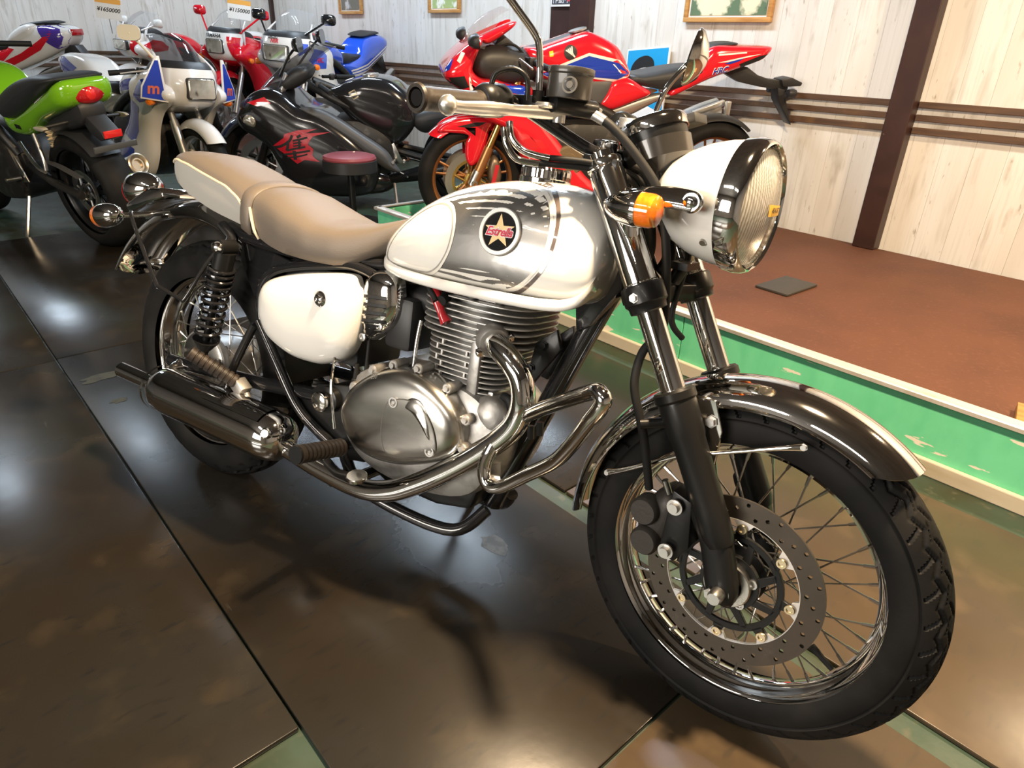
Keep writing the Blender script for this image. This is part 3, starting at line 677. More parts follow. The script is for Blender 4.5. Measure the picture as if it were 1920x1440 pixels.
def lever(s, ymid):
    p = [(.972, -.356, .994), (.974, -.335, .994), (.978, -.28, .998), (.979, -.22, 1.002), (.988, -.165, 1.006), (1.002, -.128, 1.009)]
    return MB().tube([(x, s * -y, z) for x, y, z in p], [.0115, .0100, .0122, .0100, .0125, .0135], 14, flat=.6).lathe([(-.014, 0), (-.011, .008), (-.005, .0128), (0, .0140), (.005, .0128), (.011, .008), (.014, 0)], (.972, s * .358, .994), (0, 1, 0), 20)
LEV = mat('lever_aluminium', (.68, .66, .62), .32, .9)
lv_ = S('brake_lever', lever(-1, 0), LEV); S('clutch_lever', lever(1, 0), LEV)
obj('lever_pivot', MB().lathe([(-.016, .010), (.013, .010), (.015, .007), (.015, 0)], (.999, -.130, 1.010), (0, 0, 1), 20).xf(STEER), LEV, lv_)
obj('lever_perch', MB().loft([[(.985, -.180, 1.012), (1.012, -.182, 1.012), (1.018, -.115, 1.010), (.985, -.110, 1.012)], [(.985, -.180, 1.020), (1.012, -.182, 1.020), (1.018, -.115, 1.019), (.985, -.110, 1.020)]]).xf(STEER), LEV, lv_, bevel=.003)
mc = S('master_cylinder', MB().tube([(1.008, -.165, 1.020), (1.040, -.092, 1.018)], .0140, 18).box((.962, -.158, 1.018), (.06, .03, .022)), SATIN, bevel=.002)
mo = [(1.000, -.172), (1.022, -.178), (1.048, -.168), (1.056, -.142), (1.044, -.118), (1.014, -.112), (.994, -.128), (.990, -.152)]
res = MB().loft([[(x, y, 1.028) for x, y in cr(mo, 4, True)], [(x, y, 1.062) for x, y in cr(mo, 4, True)], [(1.022 + (x - 1.022) * 1.05, -.145 + (y + .145) * 1.05, 1.063) for x, y in cr(mo, 4, True)], [(1.022 + (x - 1.022) * 1.05, -.145 + (y + .145) * 1.05, 1.072) for x, y in cr(mo, 4, True)]])
obj('reservoir', res.xf(STEER), mat('reservoir_black', (.03, .027, .023), .35, 0, .3, noise=[(60, (.2, .16, .1), .72, .78, None)]), mc, bevel=.002)
obj('sight_glass', MB().lathe([(0, .0120), (.003, .0120), (.003, .0095), (.0015, .009), (.002, .0055), (.003, .005), (.003, 0)], (1.040, -.171, 1.046), (.28, -.96, 0), 28).xf(STEER), mat('sight_ring', (.09, .08, .065), .4, .2), mc)
obj('banjo_bolt', MB().tube([(1.036, -.098, 1.018), (1.046, -.088, 1.012)], .0115, 6).xf(STEER), STEEL, mc)
obj('hose_ferrule', MB().tube([(1.040, -.10, 1.014), (1.062, -.094, 1.004)], [.009, .008], 14).xf(STEER), STEEL, mc)
# mirrors
for s in (-1, 1):
    if s < 0: path = [(.983, -.17, 1.022), (.981, -.17, 1.059), (.981, -.178, 1.095), (.975, -.186, 1.113), (.955, -.215, 1.145), (.930, -.250, 1.185)]
    else: path = [(1.008, .165, 1.022), (1.016, .168, 1.056), (1.025, .172, 1.085), (1.037, .190, 1.115), (1.043, .212, 1.136), (1.040, .235, 1.146)]
    st_ = S('mirror_stem', MB().tube(path, .0054, 14), CHROME)
    obj('stem_nut', MB().lathe([(0, .009), (.018, .009)], (path[0][0], path[0][1], 1.018), (0, 0, 1), 6).xf(STEER), SATIN, st_)
    if s > 0: c, nn = (1.034, .238, 1.148), Vector((-.90, -.35, .18)).normalized()
    else: c, nn = (.920, -.265, 1.205), Vector((-.95, .2, .05)).normalized()
    obj('mirror_head', MB().lathe([(-.030, 0), (-.029, .010), (-.022, .028), (-.008, .048), (0, .052), (.003, .050), (.003, 0)], c, nn, 40).xf(STEER), CHROME, st_)
# speedometer
ga = Vector((-.42, 0, .91)).normalized(); gc = (1.108, 0, .985)
gg = S('speedometer', MB().lathe([(-.050, 0), (-.050, .030), (-.045, .045), (-.030, .052), (.012, .0545), (.014, .053), (.014, 0)], gc, ga, 48), SATIN)
obj('gauge_bezel', MB().lathe([(.010, .0555), (.010, .0575), (.022, .0575), (.030, .054), (.033, .049), (.028, .047)], gc, ga, 48, cap=False).xf(STEER), CHROME, gg)
obj('gauge_glass', MB().lathe([(.024, .049), (.026, .03), (.027, 0)], gc, ga, 40).xf(STEER), mat('gauge_face', (.02, .02, .02), .08, 0, 1), gg)
obj('gauge_cup', MB().lathe([(-.056, .0), (-.056, .036), (-.036, .056), (-.006, .0575), (-.006, .0555)], gc, ga, 48, cap=False).xf(STEER), mat('gauge_cup_black', (.03, .028, .026), .22, .3, .5), gg)
for s in (-1, 1): S('handlebar_clamp', MB().box((1.040, s * .045, .955), (.038, .026, .046)), CHROME, bevel=.006)
S('clutch_perch', MB().box((.995, .13, 1.014), (.03, .08, .018)).tube([(1.02, .10, 1.014), (1.09, .05, .99), (1.12, .03, .95)], .0055, 10), LEV, bevel=.002)
S('indicator_box', MB().box((1.128, .075, 1.024), (.040, .052, .016), Matrix.Rotation(R_(-18), 3, 'Y')), PLASTIC, bevel=.002)
S('ignition_barrel', MB().lathe([(0, .021), (.05, .021), (.052, .018), (.052, 0)], (1.06, .035, .93), (-.35, 0, .93), 24), CHROME)

# fuel tank
stn = [(.596, .706, .728, .045), (.602, .697, .745, .070), (.622, .689, .772, .092), (.655, .685, .803, .110), (.70, .683, .836, .125), (.76, .683, .866, .137), (.83, .684, .886, .1435), (.90, .686, .896, .146), (.96, .688, .897, .1445), (1.01, .691, .889, .141), (1.05, .698, .872, .135), (1.074, .715, .853, .126), (1.086, .742, .832, .112), (1.093, .775, .800, .085)]
stn = cr(stn, 3)
def tank_ring(x, zb, zt, hw, n=48):
    zm = zb + (zt - zb) * .40; out = []
    for j in range(n):
        a = 2 * math.pi * j / n; c, s_ = math.cos(a), math.sin(a)
        e = 2 / 2.35 if s_ > 0 else 2 / 3.6
        y = hw * math.copysign(abs(c) ** e, c); z = zm + (zt - zm if s_ > 0 else zm - zb) * math.copysign(abs(s_) ** e, s_)
        out.append((x, y, z))
    return out
tk_mb = MB().loft([tank_ring(*q) for q in stn])
tk = B('fuel_tank', tk_mb, WHITEP, smooth=60)
tb = tk_mb.bvh()
lip = [(x, zb, hw) for x, zb, zt, hw in stn if x < 1.088]
for s in (-1, 1):
    ring = [[(x, s * (hw * .97 + dy), zb + dz) for dy, dz in ((-.02, -.004), (.004, -.004), (.0065, .0), (.006, .010), (0, .016), (-.02, .010))] for x, zb, hw in lip]
    obj('tank_lip', MB().loft(ring), WHITEP, tk, smooth=60)
# painted panels
silver = [(.735, .700), (.760, .698), (.80, .697), (.846, .6965), (.890, .698), (.925, .704), (.955, .716), (.980, .738), (.998, .768), (1.004, .804), (.998, .836), (.980, .862), (.950, .880), (.90, .888), (.83, .879), (.77, .862), (.72, .838), (.69, .815), (.70, .76)]
tear = [(.625, .720), (.650, .757), (.681, .789), (.722, .820), (.758, .834), (.790, .830), (.808, .812), (.814, .786), (.808, .752), (.790, .722), (.763, .704), (.735, .6985), (.690, .6975), (.650, .6985), (.628, .703)]
PIN = mat('dark_pinstripe', (.11, .085, .075), .25, 0, 1.); PINL = mat('pale_pinstripe', (.80, .77, .70), .25, 0, 1.)
def fan(outl, c): 
    p = cr(outl, 5, True); v = [c]; rad = 7; t = []
    n = len(p)
    for k in range(1, rad + 1):
        v += [(c[0] + (q[0] - c[0]) * k / rad, c[1] + (q[1] - c[1]) * k / rad) for q in p]
    for j in range(n):
        t.append((0, 1 + j, 1 + (j + 1) % n))
        for k in range(rad - 1):
            a, b = 1 + k * n + j, 1 + k * n + (j + 1) % n; c2, d = b + n, a + n; t += [(a, b, c2), (a, c2, d)]
    return v, t
for s in (-1, 1):
    v, t = fan(silver, (.87, .79)); obj('silver_panel', project(v, t, tb, .0005, s), SILVERP, tk, smooth=180)
    arc = silver[1:14]
    v, t = stroke(arc, .0052); obj('pinstripe', project(v, t, tb, .0009, s), PINL, tk, smooth=180)
    arc2 = [(.725, .694)] + [(x + (x - .87) * .075, z + (z - .79) * .075) for x, z in silver[1:14]]
    v, t = stroke(arc2, .0062); obj('pinstripe', project(v, t, tb, .0008, s), PIN, tk, smooth=180)
    v, t = fan(tear, (.735, .76)); obj('white_knee_panel', project(v, t, tb, .0011, s), WHITEP, tk, smooth=180)
    v, t = stroke(tear, .0055, 6, True); obj('pinstripe', project(v, t, tb, .0014, s), PINL, tk, smooth=180)
    t2 = [(x + (.735 - x) * .05, z + (.765 - z) * .05) for x, z in tear]
    v, t = stroke(t2, .0028, 6, True); obj('pinstripe', project(v, t, tb, .0015, s), mat('grey_pinstripe', (.36, .34, .31), .25, 0, 1), tk, smooth=180)
    # round emblem
    ec = (.912, .803); hit, nn, _, _ = tb.ray_cast(Vector((ec[0], s * 2, ec[1])), Vector((0, -s, 0)))
    nn = nn if nn.y * s > 0 else -nn
    up = Vector((-.10 * s * -1, 0, 1)); xa = up.cross(nn).normalized(); ya = nn.cross(xa).normalized()
    EM = Matrix((( xa.x, ya.x, nn.x, hit.x), (xa.y, ya.y, nn.y, hit.y), (xa.z, ya.z, nn.z, hit.z), (0, 0, 0, 1)))
    em = obj('emblem', MB().lathe([(-.006, .041), (.0035, .041), (.005, .0395), (.005, .0335), (.0035, .0325), (-.006, .0325)], (0, 0, 0), (0, 0, 1), 64, loop=True), mat('emblem_ring', (.80, .78, .76), .3, .6), tk, EM, label='round emblem with gold star and red lettering')
    obj('emblem_ground', MB().lathe([(-.004, .0335), (.0036, .0335), (.0036, 0)], (0, 0, 0), (0, 0, 1), 48), BLACK, em)
    star = [(r * math.sin(math.pi * k / 5), r * math.cos(math.pi * k / 5)) for k in range(10) for r in ((.0305, .0122)[k % 2],)]
    v, t = poly_tris(star); obj('star', MB().add([(x, y, .0040) for x, y in v], t), mat('emblem_gold', (.62, .46, .24), .35, .5), em, smooth=0)
    for nm, off, bo, m in (('lettering_outline', .0045, .0011, mat('lettering_white', (.75, .70, .70), .4)), ('lettering', .0050, .0003, mat('lettering_red', (.55, .02, .06), .35))):
        v, t = text_tris('Estrella', .0210, .35, bo * 1.5, space=.95); v = place2(v, (0, -.001), R_(-3), sx=.90)
        obj(nm, MB().add([(x, y, off) for x, y in v], t), m, em, smooth=0)
fc = B('fuel_cap', MB().lathe([(-.012, .048), (.004, .048), (.006, .044)] , (.905, 0, .896), (.02, 0, 1), 48), CHROME)
capr = [[((.905 + r * (1 + (.02 if (j // 2) % 2 else 0)) * math.cos(2 * math.pi * j / 96)), r * (1 + (.02 if (j // 2) % 2 else 0)) * math.sin(2 * math.pi * j / 96), z) for j in range(96)] for r, z in ((.0445, .898), (.0455, .902), (.0455, .916), (.043, .920), (.0001, .922))]
obj('cap_crown', MB().loft(capr, cap=False), CHROME, fc, smooth=30)

# seat
top = [(-.118, .832), (-.10, .846), (-.06, .853), (.02, .854), (.10, .836), (.17, .816), (.225, .806), (.29, .800), (.36, .777), (.43, .757), (.50, .757), (.56, .768), (.62, .786), (.668, .800)]
def lerp(tab, x):
    for (a, va), (b, vb) in zip(tab[:-1], tab[1:]):
        if x <= b: return va + (vb - va) * max(0, (x - a) / (b - a))
    return tab[-1][1]
botz = [(-.118, .788), (-.06, .768), (.02, .742), (.10, .722), (.20, .706), (.24, .694), (.30, .678), (.36, .670), (.44, .668), (.50, .670), (.54, .678), (.58, .702), (.62, .740), (.655, .778), (.668, .793)]
hwt = [(-.118, .045), (-.105, .070), (-.08, .088), (-.03, .103), (.05, .109), (.14, .109), (.20, .109), (.26, .115), (.34, .128), (.42, .131), (.50, .122), (.56, .105), (.61, .085), (.655, .062), (.668, .05)]
crs = [(-.118, .812), (-.06, .826), (0, .818), (.08, .800), (.145, .785), (.19, .763), (.215, .735), (.24, .70)]
xs = [-.118, -.114, -.105, -.09, -.07, -.05, -.03, 0, .03, .06, .09, .12, .145, .165, .185, .20, .215]
def seat_ring(x, crease=None):
    zt, zb, hw = lerp(top, x), lerp(botz, x), lerp(hwt, x)
    zc = crease if crease else zb + (zt - zb) * .55
    pts = [(hw * .93, zb), (hw * .985, zb + (zc - zb) * .35), (hw * 1.0, zb + (zc - zb) * .75), (hw * .99, zc)]
    for k in range(1, 8):
        a = math.pi / 2 * k / 8; pts.append((hw * .99 * math.cos(a) ** .80, zc + (zt - zc) * math.sin(a) ** .85))
    right = [(x, -y, z) for y, z in pts]; left = [(x, y, z) for y, z in pts[::-1]]
    return right + [(x, 0, zt)] + left
nseg = len(seat_ring(0)); mi = [1 if (j < 3 or j >= nseg - 4) else 0 for j in range(nseg)]; mi[-1] = 1
rearseat = MB().loft([seat_ring(x, min(lerp(crs, x), lerp(top, x) - .012)) for x in xs], mi=mi)
se = B('pillion_seat', rearseat, [TAUPE, CREAM], smooth=70)
xs2 = [.212 + .016 * k for k in range(29)] + [.668]
fs_ = B('rider_seat', MB().loft([seat_ring(x) for x in xs2]), TAUPE, smooth=70)
for s in (-1, 1):
    obj('seat_piping', MB().tube([(x, s * (lerp(hwt, x) * 1.0), min(lerp(crs, x), lerp(top, x) - .012) + .001) for x in xs[1:]], .0032, 8, 2), PIPING, se)
    obj('seat_piping', MB().tube([(.262, s * .1085, .686), (.252, s * .1145, .705), (.243, s * .1155, .730), (.236, s * .1150, .752)], .0034, 8, 4), PIPING, fs_)
strap = []
for x0, g_ in ((.204, .0), (.208, .0045), (.240, .0050), (.244, .0)):
    r_ = seat_ring(x0 + .003)
    c0 = Vector((x0, 0, .76)); strap.append([tuple(c0 + (Vector(p) - c0) * (1 + (g_ + .001) / max((Vector(p) - c0).length, .03))) for p in r_])
# strap follows the seat and leans back towards the top
strap = [[(p[0] - .012 + (.0 if True else 0) + .42 * max(0, (p[2] - .70)) * .25, p[1], p[2]) for p in r_] for r_ in strap]
B('seat_strap', MB().loft(strap, cap=False), TAUPE, smooth=70)

# side covers with lock
sc = [(.284, .578), (.312, .606), (.387, .633), (.474, .651), (.552, .660), (.570, .640), (.590, .627), (.590, .575), (.573, .514), (.547, .478), (.500, .455), (.459, .446), (.391, .447), (.319, .471), (.287, .507), (.279, .542)]
for s in (-1, 1):
    mb = MB().pillow(sc, [(.40, .545), (.48, .56)], .100, .150, 9, 2.6, 5, both=False, yb=.092)
    if s < 0: mb.mirror()
    cv = B('side_cover', mb, WHITEP, smooth=60)
    obj('cover_lock', MB().lathe([(0, .0165), (.003, .0165), (.006, .0135), (.006, .010), (.010, .0088), (.011, .006), (.009, .005), (.009, 0)], (.502, s * .1445, .601), (0, s, .05), 28), CHROME, cv)
    obj('lock_dish', MB().lathe([(0, .024), (.0022, .023), (.0026, .0175), (.001, .016)], (.502, s * .1445, .601), (0, s, .05), 36, cap=False), WHITEP, cv)

# frame
FR = BLACK
def fr(name, path, r, n=14, k=6, m=None, **kw): return B(name, MB().tube(path, r, n, k, **kw), m or FR)
for s in (-1, 1):
    hoop = [(.600, .668), (.54, .676), (.474, .666), (.385, .648), (.305, .622), (.268, .585), (.262, .54), (.272, .495), (.305, .455)]
    fr('frame_hoop', [(x, s * .098, z) for x, z in hoop], .0105)
    fr('frame_tube', [(.270, s * .108, .498), (.34, s * .112, .42), (.43, s * .115, .325), (.545, s * .115, .272)], .012)
    fr('frame_tube', [(.115, s * .072, .690), (.17, s * .086, .684), (.22, s * .092, .678), (.40, s * .090, .672), (.62, s * .075, .690), (.80, s * .05, .72)], .0125)
    fr('passenger_bracket', [(.272, s * .122, .492), (.232, s * .135, .40), (.208, s * .140, .335), (.228, s * .140, .302), (.27, s * .138, .297), (.395, s * .128, .316)], .0095)
    B('frame_gusset', MB().prism([(.165, .680), (.335, .648), (.275, .60), (.262, .53), (.215, .545), (.165, .62)], s * .070, s * .080), FR, bevel=.002, bseg=1)
    fr('frame_tube', [(1.060, 0, .745), (1.0, s * .030, .70), (.70, s * .055, .70)], .014)
    fr('frame_tube', [(.545, s * .10, .285), (.60, s * .10, .205), (.72, s * .095, .180), (.86, s * .085, .185), (.912, s * .05, .24)], .0135)
    fr('swingarm', [(-.055, s * .112, .322), (.06, s * .112, .330), (.30, s * .105, .352), (.52, s * .085, .372)], .0165, n=12)
    fr('rear_lug', [(.10, s * .080, .690), (.165, s * .105, .672), (.178, s * .125, .655)], .014)
dt = fr('down_tube', [(1.078, 0, .735), (1.03, 0, .607), (.971, 0, .441), (.905, 0, .262), (.895, 0, .23)], .0215, 20)
B('frame_bracket', MB().prism([(.958, .605), (.998, .640), (1.012, .605), (.962, .520), (.938, .525), (.952, .555)], -.040, -.028).prism([(.958, .605), (.998, .640), (1.012, .605), (.962, .520), (.938, .525), (.952, .555)], .028, .040), SATIN, bevel=.002)
for bx, bz in ((.978, .605), (.957, .556)): B('frame_bolt', bolt((bx, -.041, bz), .0065, .007), SATIN)
B('steering_head', MB().lathe([(0, .036), (.006, .038), (.03, .034), (.16, .034), (.19, .038), (.196, .036)], (1.040, 0, .905), (.496, 0, -.868), 28), FR)
B('head_gusset', MB().prism([(1.085, .845), (1.095, .79), (1.105, .735), (1.06, .66), (1.03, .64), (1.02, .69), (1.05, .75)], -.030, .030), FR, bevel=.006)
B('battery_box', MB().box((.43, 0, .55), (.24, .15, .20)), PLASTIC, bevel=.01)
B('inner_fender', MB().loft([[(.31 + .33 * math.cos(R_(a)) - .31, y, RRr + .37 * math.sin(R_(a))) for y in (-.07, .07)] for a in range(5, 62, 8)], cap=False, closed=False), PLASTIC)
B('swingarm_pivot', MB().lathe([(-.135, 0), (-.135, .016), (-.125, .016), (-.12, .03), (.12, .03), (.125, .016), (.135, 0)], (.511, 0, .377), n=28), SATIN)
B('pivot_cap', MB().lathe([(0, .022), (.006, .022), (.009, .018), (.009, 0)], (.511, -.136, .377), (0, -1, 0), 28), CHROMEW)
B('mounting_plate', MB().prism([(.40, .335), (.47, .40), (.56, .42), (.60, .36), (.62, .26), (.54, .245), (.47, .29)], -.098, -.104), SATIN, bevel=.002)
B('chain_guard', MB().box((.24, .10, .405), (.42, .035, .02), Matrix.Rotation(R_(-4), 3, 'Y')), CHROME, bevel=.004)

# rear suspension
for s in (-1, 1):
    a, b = Vector((.186, s * .135, .655)), Vector((.098, s * .135, .355)); d = (b - a)
    sh = B('shock_absorber', MB().tube([a + d * .03, a + d * .30], .0235, 20).tube([a + d * .30, a + d * .80], .009, 14).tube([a + d * .78, a + d * .86], [.031, .016], 20, 1).tube([a + d * .84, b], .0125, 14).lathe([(-.014, .016), (.014, .016)], b, (0, 1, 0), 20).lathe([(-.02, .017), (.02, .017)], a, (0, 1, 0), 20), SATIN)
    hel = []; nt_ = 10.5; L_ = d.length; dn = d.normalized(); u = dn.orthogonal().normalized(); w_ = dn.cross(u)
    for i in range(int(nt_ * 16) + 1):
        t_ = i / (nt_ * 16); q = t_ ** 1.35
        hel.append(a + dn * L_ * (.16 + .60 * q) + (u * math.cos(2 * math.pi * nt_ * t_) + w_ * math.sin(2 * math.pi * nt_ * t_)) * .0275)
    obj('coil_spring', MB().tube(hel, .0042, 8, 1), BLACK, sh)
    obj('shock_nut', MB().lathe([(0, .0135), (.006, .0135), (.014, .011), (.017, .006), (.017, 0)], a + Vector((0, s * .018, 0)), (0, s, 0), 20), CHROME, sh)
# rear hub (drum), axle nut
hubm = obj('rear_hub', MB().lathe([(-.062, .012), (-.062, .055), (-.058, .088), (-.050, .092), (-.046, .092), (-.040, .080), (.04, .080), (.046, .092), (.06, .085), (.06, .02)], n=56), CAST, bk, AXR)
obj('drum_panel', MB().lathe([(-.066, .0), (-.066, .03), (-.064, .07), (-.060, .083), (-.056, .083)], n=48, cap=False), ALU, hubm)
for i in range(5):
    a = R_(20 + 72 * i); obj('hub_bolt', MB().lathe([(0, .006), (.006, .006), (.006, 0)], (.072 * math.cos(a), -.064, .072 * math.sin(a)), (0, -1, 0), 6), STEEL, hubm)
B('rear_axle', MB().lathe([(-.150, 0), (-.150, .008), (-.143, .0125), (-.132, .0155), (-.128, .019), (-.124, .019), (-.124, .012), (.13, .012), (.145, .010), (.145, 0)], (0, 0, .321), n=20), CHROMEW)

# rear fender, tail lamp, signals
RFN = lambda: None
rfm = MB(); rings = []
prof_r = [(-28, .352), (0, .365), (30, .385), (60, .402), (85, .414), (110, .426), (130, .438), (148, .452), (156, .460)]
for i in range(61):
    a = 38 + (157 - 38) * i / 60; r0 = lerp(prof_r, a); e = min(i, 60 - i) / 60; k = min(1, e / .03) ** .5 if e < .03 else 1; hw = .072 * k
    pr = []
    for j in range(15):
        b = R_(82) * (-1 + 2 * j / 14); pr.append((hw * math.sin(b) / math.sin(R_(82)), r0 - .045 * (1 - math.cos(b)) / (1 - math.cos(R_(82)))))
    A = R_(a)
    rings.append([(r * math.cos(A), y, RRr + r * math.sin(A)) for y, r in pr] + [((r - .002) * math.cos(A), y * .965, RRr + (r - .002) * math.sin(A)) for y, r in pr[::-1]])
rfo = B('rear_fender', MB().loft(rings), CHROME, smooth=60)
for s in (-1, 1):
    obj('fender_edge', MB().tube([((lerp(prof_r, a) - .046) * math.cos(R_(a)), s * .0725, RRr + (lerp(prof_r, a) - .046) * math.sin(R_(a))) for a in range(40, 157, 6)], .003, 8, 2), CHROME, rfo)
tl = B('tail_lamp', MB().lathe([(0, .0), (.002, .03), (.010, .043), (.03, .050), (.055, .047), (.085, .036), (.105, .02), (.112, 0)], (-.392, 0, .712), (.96, 0, .28), 40), CHROME, smooth=60)
obj('tail_lens', MB().lathe([(-.022, 0), (-.020, .018), (-.010, .034), (.002, .040), (.006, .036)], (-.392, 0, .712), (.96, 0, .28), 40), REDLENS, tl)
B('tail_lamp_bracket', MB().prism([(-.360, .678), (-.345, .690), (-.26, .735), (-.20, .745), (-.185, .722), (-.25, .70), (-.335, .655)], -.050, .050), CHROME, bevel=.006)
for s in (-1, 1):
    c = (-.205, s * .185, .668)
    sg = B('turn_signal', MB().lathe([(.055, 0), (.052, .012), (.04, .0215), (.02, .0275), (0, .030), (-.008, .0305), (-.012, .029), (-.012, 0)], c, (.97, 0, .22), 32), CHROME)
    obj('signal_lens', MB().lathe([(-.010, .029), (-.026, .028), (-.033, .022), (-.036, 0)], c, (.97, 0, .22), 32), ORANGE, sg)
    obj('signal_stalk', MB().tube([(-.180, s * .165, .672), (-.145, s * .11, .682), (-.14, s * .06, .690)], .0065, 12), CHROME, sg)
    # wire pannier guard
    gp = [(-.150, s * .075, .690), (-.165, s * .135, .680), (-.160, s * .150, .676), (-.085, s * .165, .600), (-.010, s * .180, .535), (.005, s * .182, .530), (.075, s * .175, .516), (.090, s * .172, .520), (.118, s * .14, .60), (.140, s * .11, .655)]
    B('pannier_guard', MB().tube(gp, .0048, 10, 4), BLACK)
B('seat_grab_strip', MB().tube([(-.125, -.05, .79), (-.13, 0, .792), (-.125, .05, .79)], .008, 10), CHROME)

# engine
eg = B('crankcase', MB().pillow([(.545, .36), (.575, .45), (.64, .49), (.72, .500), (.86, .497), (.935, .45), (.94, .36), (.90, .285), (.80, .25), (.66, .25), (.575, .29)], [(.66, .37), (.84, .38)], .085, .118, 5, 4, 4), CAST)
B('engine_sump', MB().prism([(.60, .275), (.90, .29), (.885, .235), (.80, .215), (.66, .215), (.615, .235)], -.075, .075), SATIN, bevel=.012)
cco = [(.580, .372), (.586, .405), (.605, .440), (.645, .475), (.690, .501), (.735, .512), (.790, .508), (.840, .488), (.876, .455), (.888, .420), (.880, .385), (.850, .355), (.800, .328), (.745, .308), (.690, .300), (.640, .307), (.600, .333)]
ccm = MB().pillow(cco, [(.665, .395), (.80, .425)], .118, .168, 9, 3.4, 5, both=False, yb=.10).mirror()
cc = B('clutch_cover', ccm, ALU, smooth=60)
cb = ccm.bvh()
inner = [(.735, .335), (.715, .375), (.718, .430), (.735, .452), (.775, .462), (.812, .452), (.836, .425), (.846, .392), (.838, .368), (.800, .350)]
for nm, outl, off, mm in (('cover_plate', inner, .0022, ALU),):
    v, t = fan(outl, (.778, .40)); obj(nm, project(v, t, cb, off, -1), mm, cc, smooth=180)
v, t = stroke(inner, .0022, 6, True); obj('cover_joint', project(v, t, cb, .0024, -1), mat('joint_shadow_gasket', (.10, .09, .08), .6), cc, smooth=180)
bump_ = MB().pillow([(.752, .448), (.770, .470), (.800, .472), (.822, .452), (.834, .420), (.838, .392), (.822, .402), (.800, .425), (.775, .44)], [(.795, .445), (.820, .42)], .160, .173, 4, 2, 4, both=False, yb=.15).mirror()
obj('cover_boss', bump_, ALU, cc, smooth=60)
for bx, bz in ((.738, .448), (.833, .375)):
    hit, nn, _, _ = cb.ray_cast(Vector((bx, -2, bz)), Vector((0, 1, 0)))
    obj('cover_screw', MB().lathe([(-.002, .0105), (.004, .0105), (.004, .0075), (.0015, .007), (.0015, .004), (.003, .0035), (.003, 0)], hit, (0, -1, .08), 20), STEEL, cc)
for bx, bz in ((.648, .484), (.700, .508), (.762, .517), (.835, .497), (.885, .448), (.886, .39), (.60, .435)):
    obj('case_bolt', MB().lathe([(-.03, .011), (.006, .011), (.008, .009), (.008, .0055), (.013, .0055), (.013, 0)], (bx, -.128, bz), (0, -1, 0), 16), CAST, cc)
v, t = text_tris('250', .012, .1); obj('cast_number', project(place2(v, (.672, .480), R_(18)), t, cb, .0012, -1), CAST, cc, smooth=0)
# left side cover
B('generator_cover', MB().lathe([(.11, .10), (.14, .10), (.152, .09), (.155, 0)], (.79, 0, .39), n=48), ALU)
# barrel with fins
cyl = B('cylinder_barrel', MB().loft([[(.823 + .072 * math.cos(2 * math.pi * j / 40), .076 * math.sin(2 * math.pi * j / 40), z) for j in range(40)] for z in (.47, .60)]), FIN)
def fin(cx, hx, hy, th, e=4.):
    n = 48; pts = []
    for j in range(n):
        a = 2 * math.pi * j / n; c, s = math.cos(a), math.sin(a)
        pts.append((cx + hx * math.copysign(abs(c) ** (2 / e), c), hy * math.copysign(abs(s) ** (2 / e), s)))
    return MB().loft([[(x * 1., y, -th / 2) for x, y in pts], [(x, y, th / 2) for x, y in pts]])
FINM = mat('fin_edge_aluminium', (.58, .57, .55), .42, .7, noise=[(50, (.42, .40, .37), .45, .7, None)])
fm = mesh_of('fin', fin(.823, .094, .096, .0030), FINM, bevel=.0009, bseg=1)
for k in range(9): link('fin', fm, cyl, Matrix.Translation((0, 0, .492 + .0108 * k)))
hd = B('cylinder_head', MB().loft([[(.83 + .085 * math.cos(2 * math.pi * j / 40), .080 * math.sin(2 * math.pi * j / 40), z) for j in range(40)] for z in (.59, .665)]), FIN)
fm2 = mesh_of('fin', fin(.831, .126, .104, .0033, 3.4), FINM, bevel=.001, bseg=1)
for k in range(7): link('fin', fm2, hd, Matrix.Translation((0, 0, .592 + .0122 * k)))
pin_m = mesh_of('fin_stud', MB().box((0, 0, 0), (.004, .006, .011)), FINM, smooth=0)
for k in range(8):
    for q in (-.05, .02): link('fin_stud', pin_m, cyl, Matrix.Translation((.823 + q + .012 * (k % 2), -.092, .4975 + .0108 * k)))
B('head_cover', MB().loft([[(.825 + hx * math.copysign(abs(math.cos(a)) ** .5, math.cos(a)), hy * math.copysign(abs(math.sin(a)) ** .5, math.sin(a)), z) for a in [2 * math.pi * j / 40 for j in range(40)]] for hx, hy, z in ((.100, .082, .668), (.100, .082, .685), (.085, .068, .700), (.05, .05, .706))]), CAST)
for bx, by in ((.76, -.075), (.835, -.084), (.89, -.072)): B('head_bolt', MB().lathe([(0, .011), (.012, .011), (.016, .008), (.016, 0)], (bx, by, .672), (0, -.5, .86), 14), CAST)
B('chain_tunnel', MB().prism([(.852, .478), (.878, .478), (.876, .60), (.852, .60)], -.099, -.080), CAST, bevel=.005)
B('spark_cap', MB().tube([(.785, -.115, .655), (.782, -.095, .662), (.775, -.07, .672)], .010, 12).tube([(.775, -.118, .652), (.73, -.10, .69)], .006, 10), RUBBER)
B('red_clamp', MB().tube([(.757, -.104, .672), (.772, -.110, .655), (.786, -.112, .632), (.802, -.114, .616)], [.012, .011, .008, .012], 12, flat=.6), mat('red_clamp', (.40, .012, .02), .3, 0, .6), bevel=0)
B('oil_line', MB().tube([(.735, -.105, .605), (.732, -.108, .56), (.733, -.112, .50)], .0042, 10), CHROME)
B('oil_union', MB().lathe([(0, .011), (.01, .011), (.012, .008), (.012, 0)], (.733, -.112, .494), (0, 0, 1), 12), STEEL)
B('intake_throttle', MB().tube([(.745, -.03, .64), (.69, -.03, .63), (.63, -.03, .62)], .032, 20), PLASTIC)
B('carburettor', MB().box((.665, -.04, .58), (.07, .10, .11)), PLASTIC, bevel=.012)
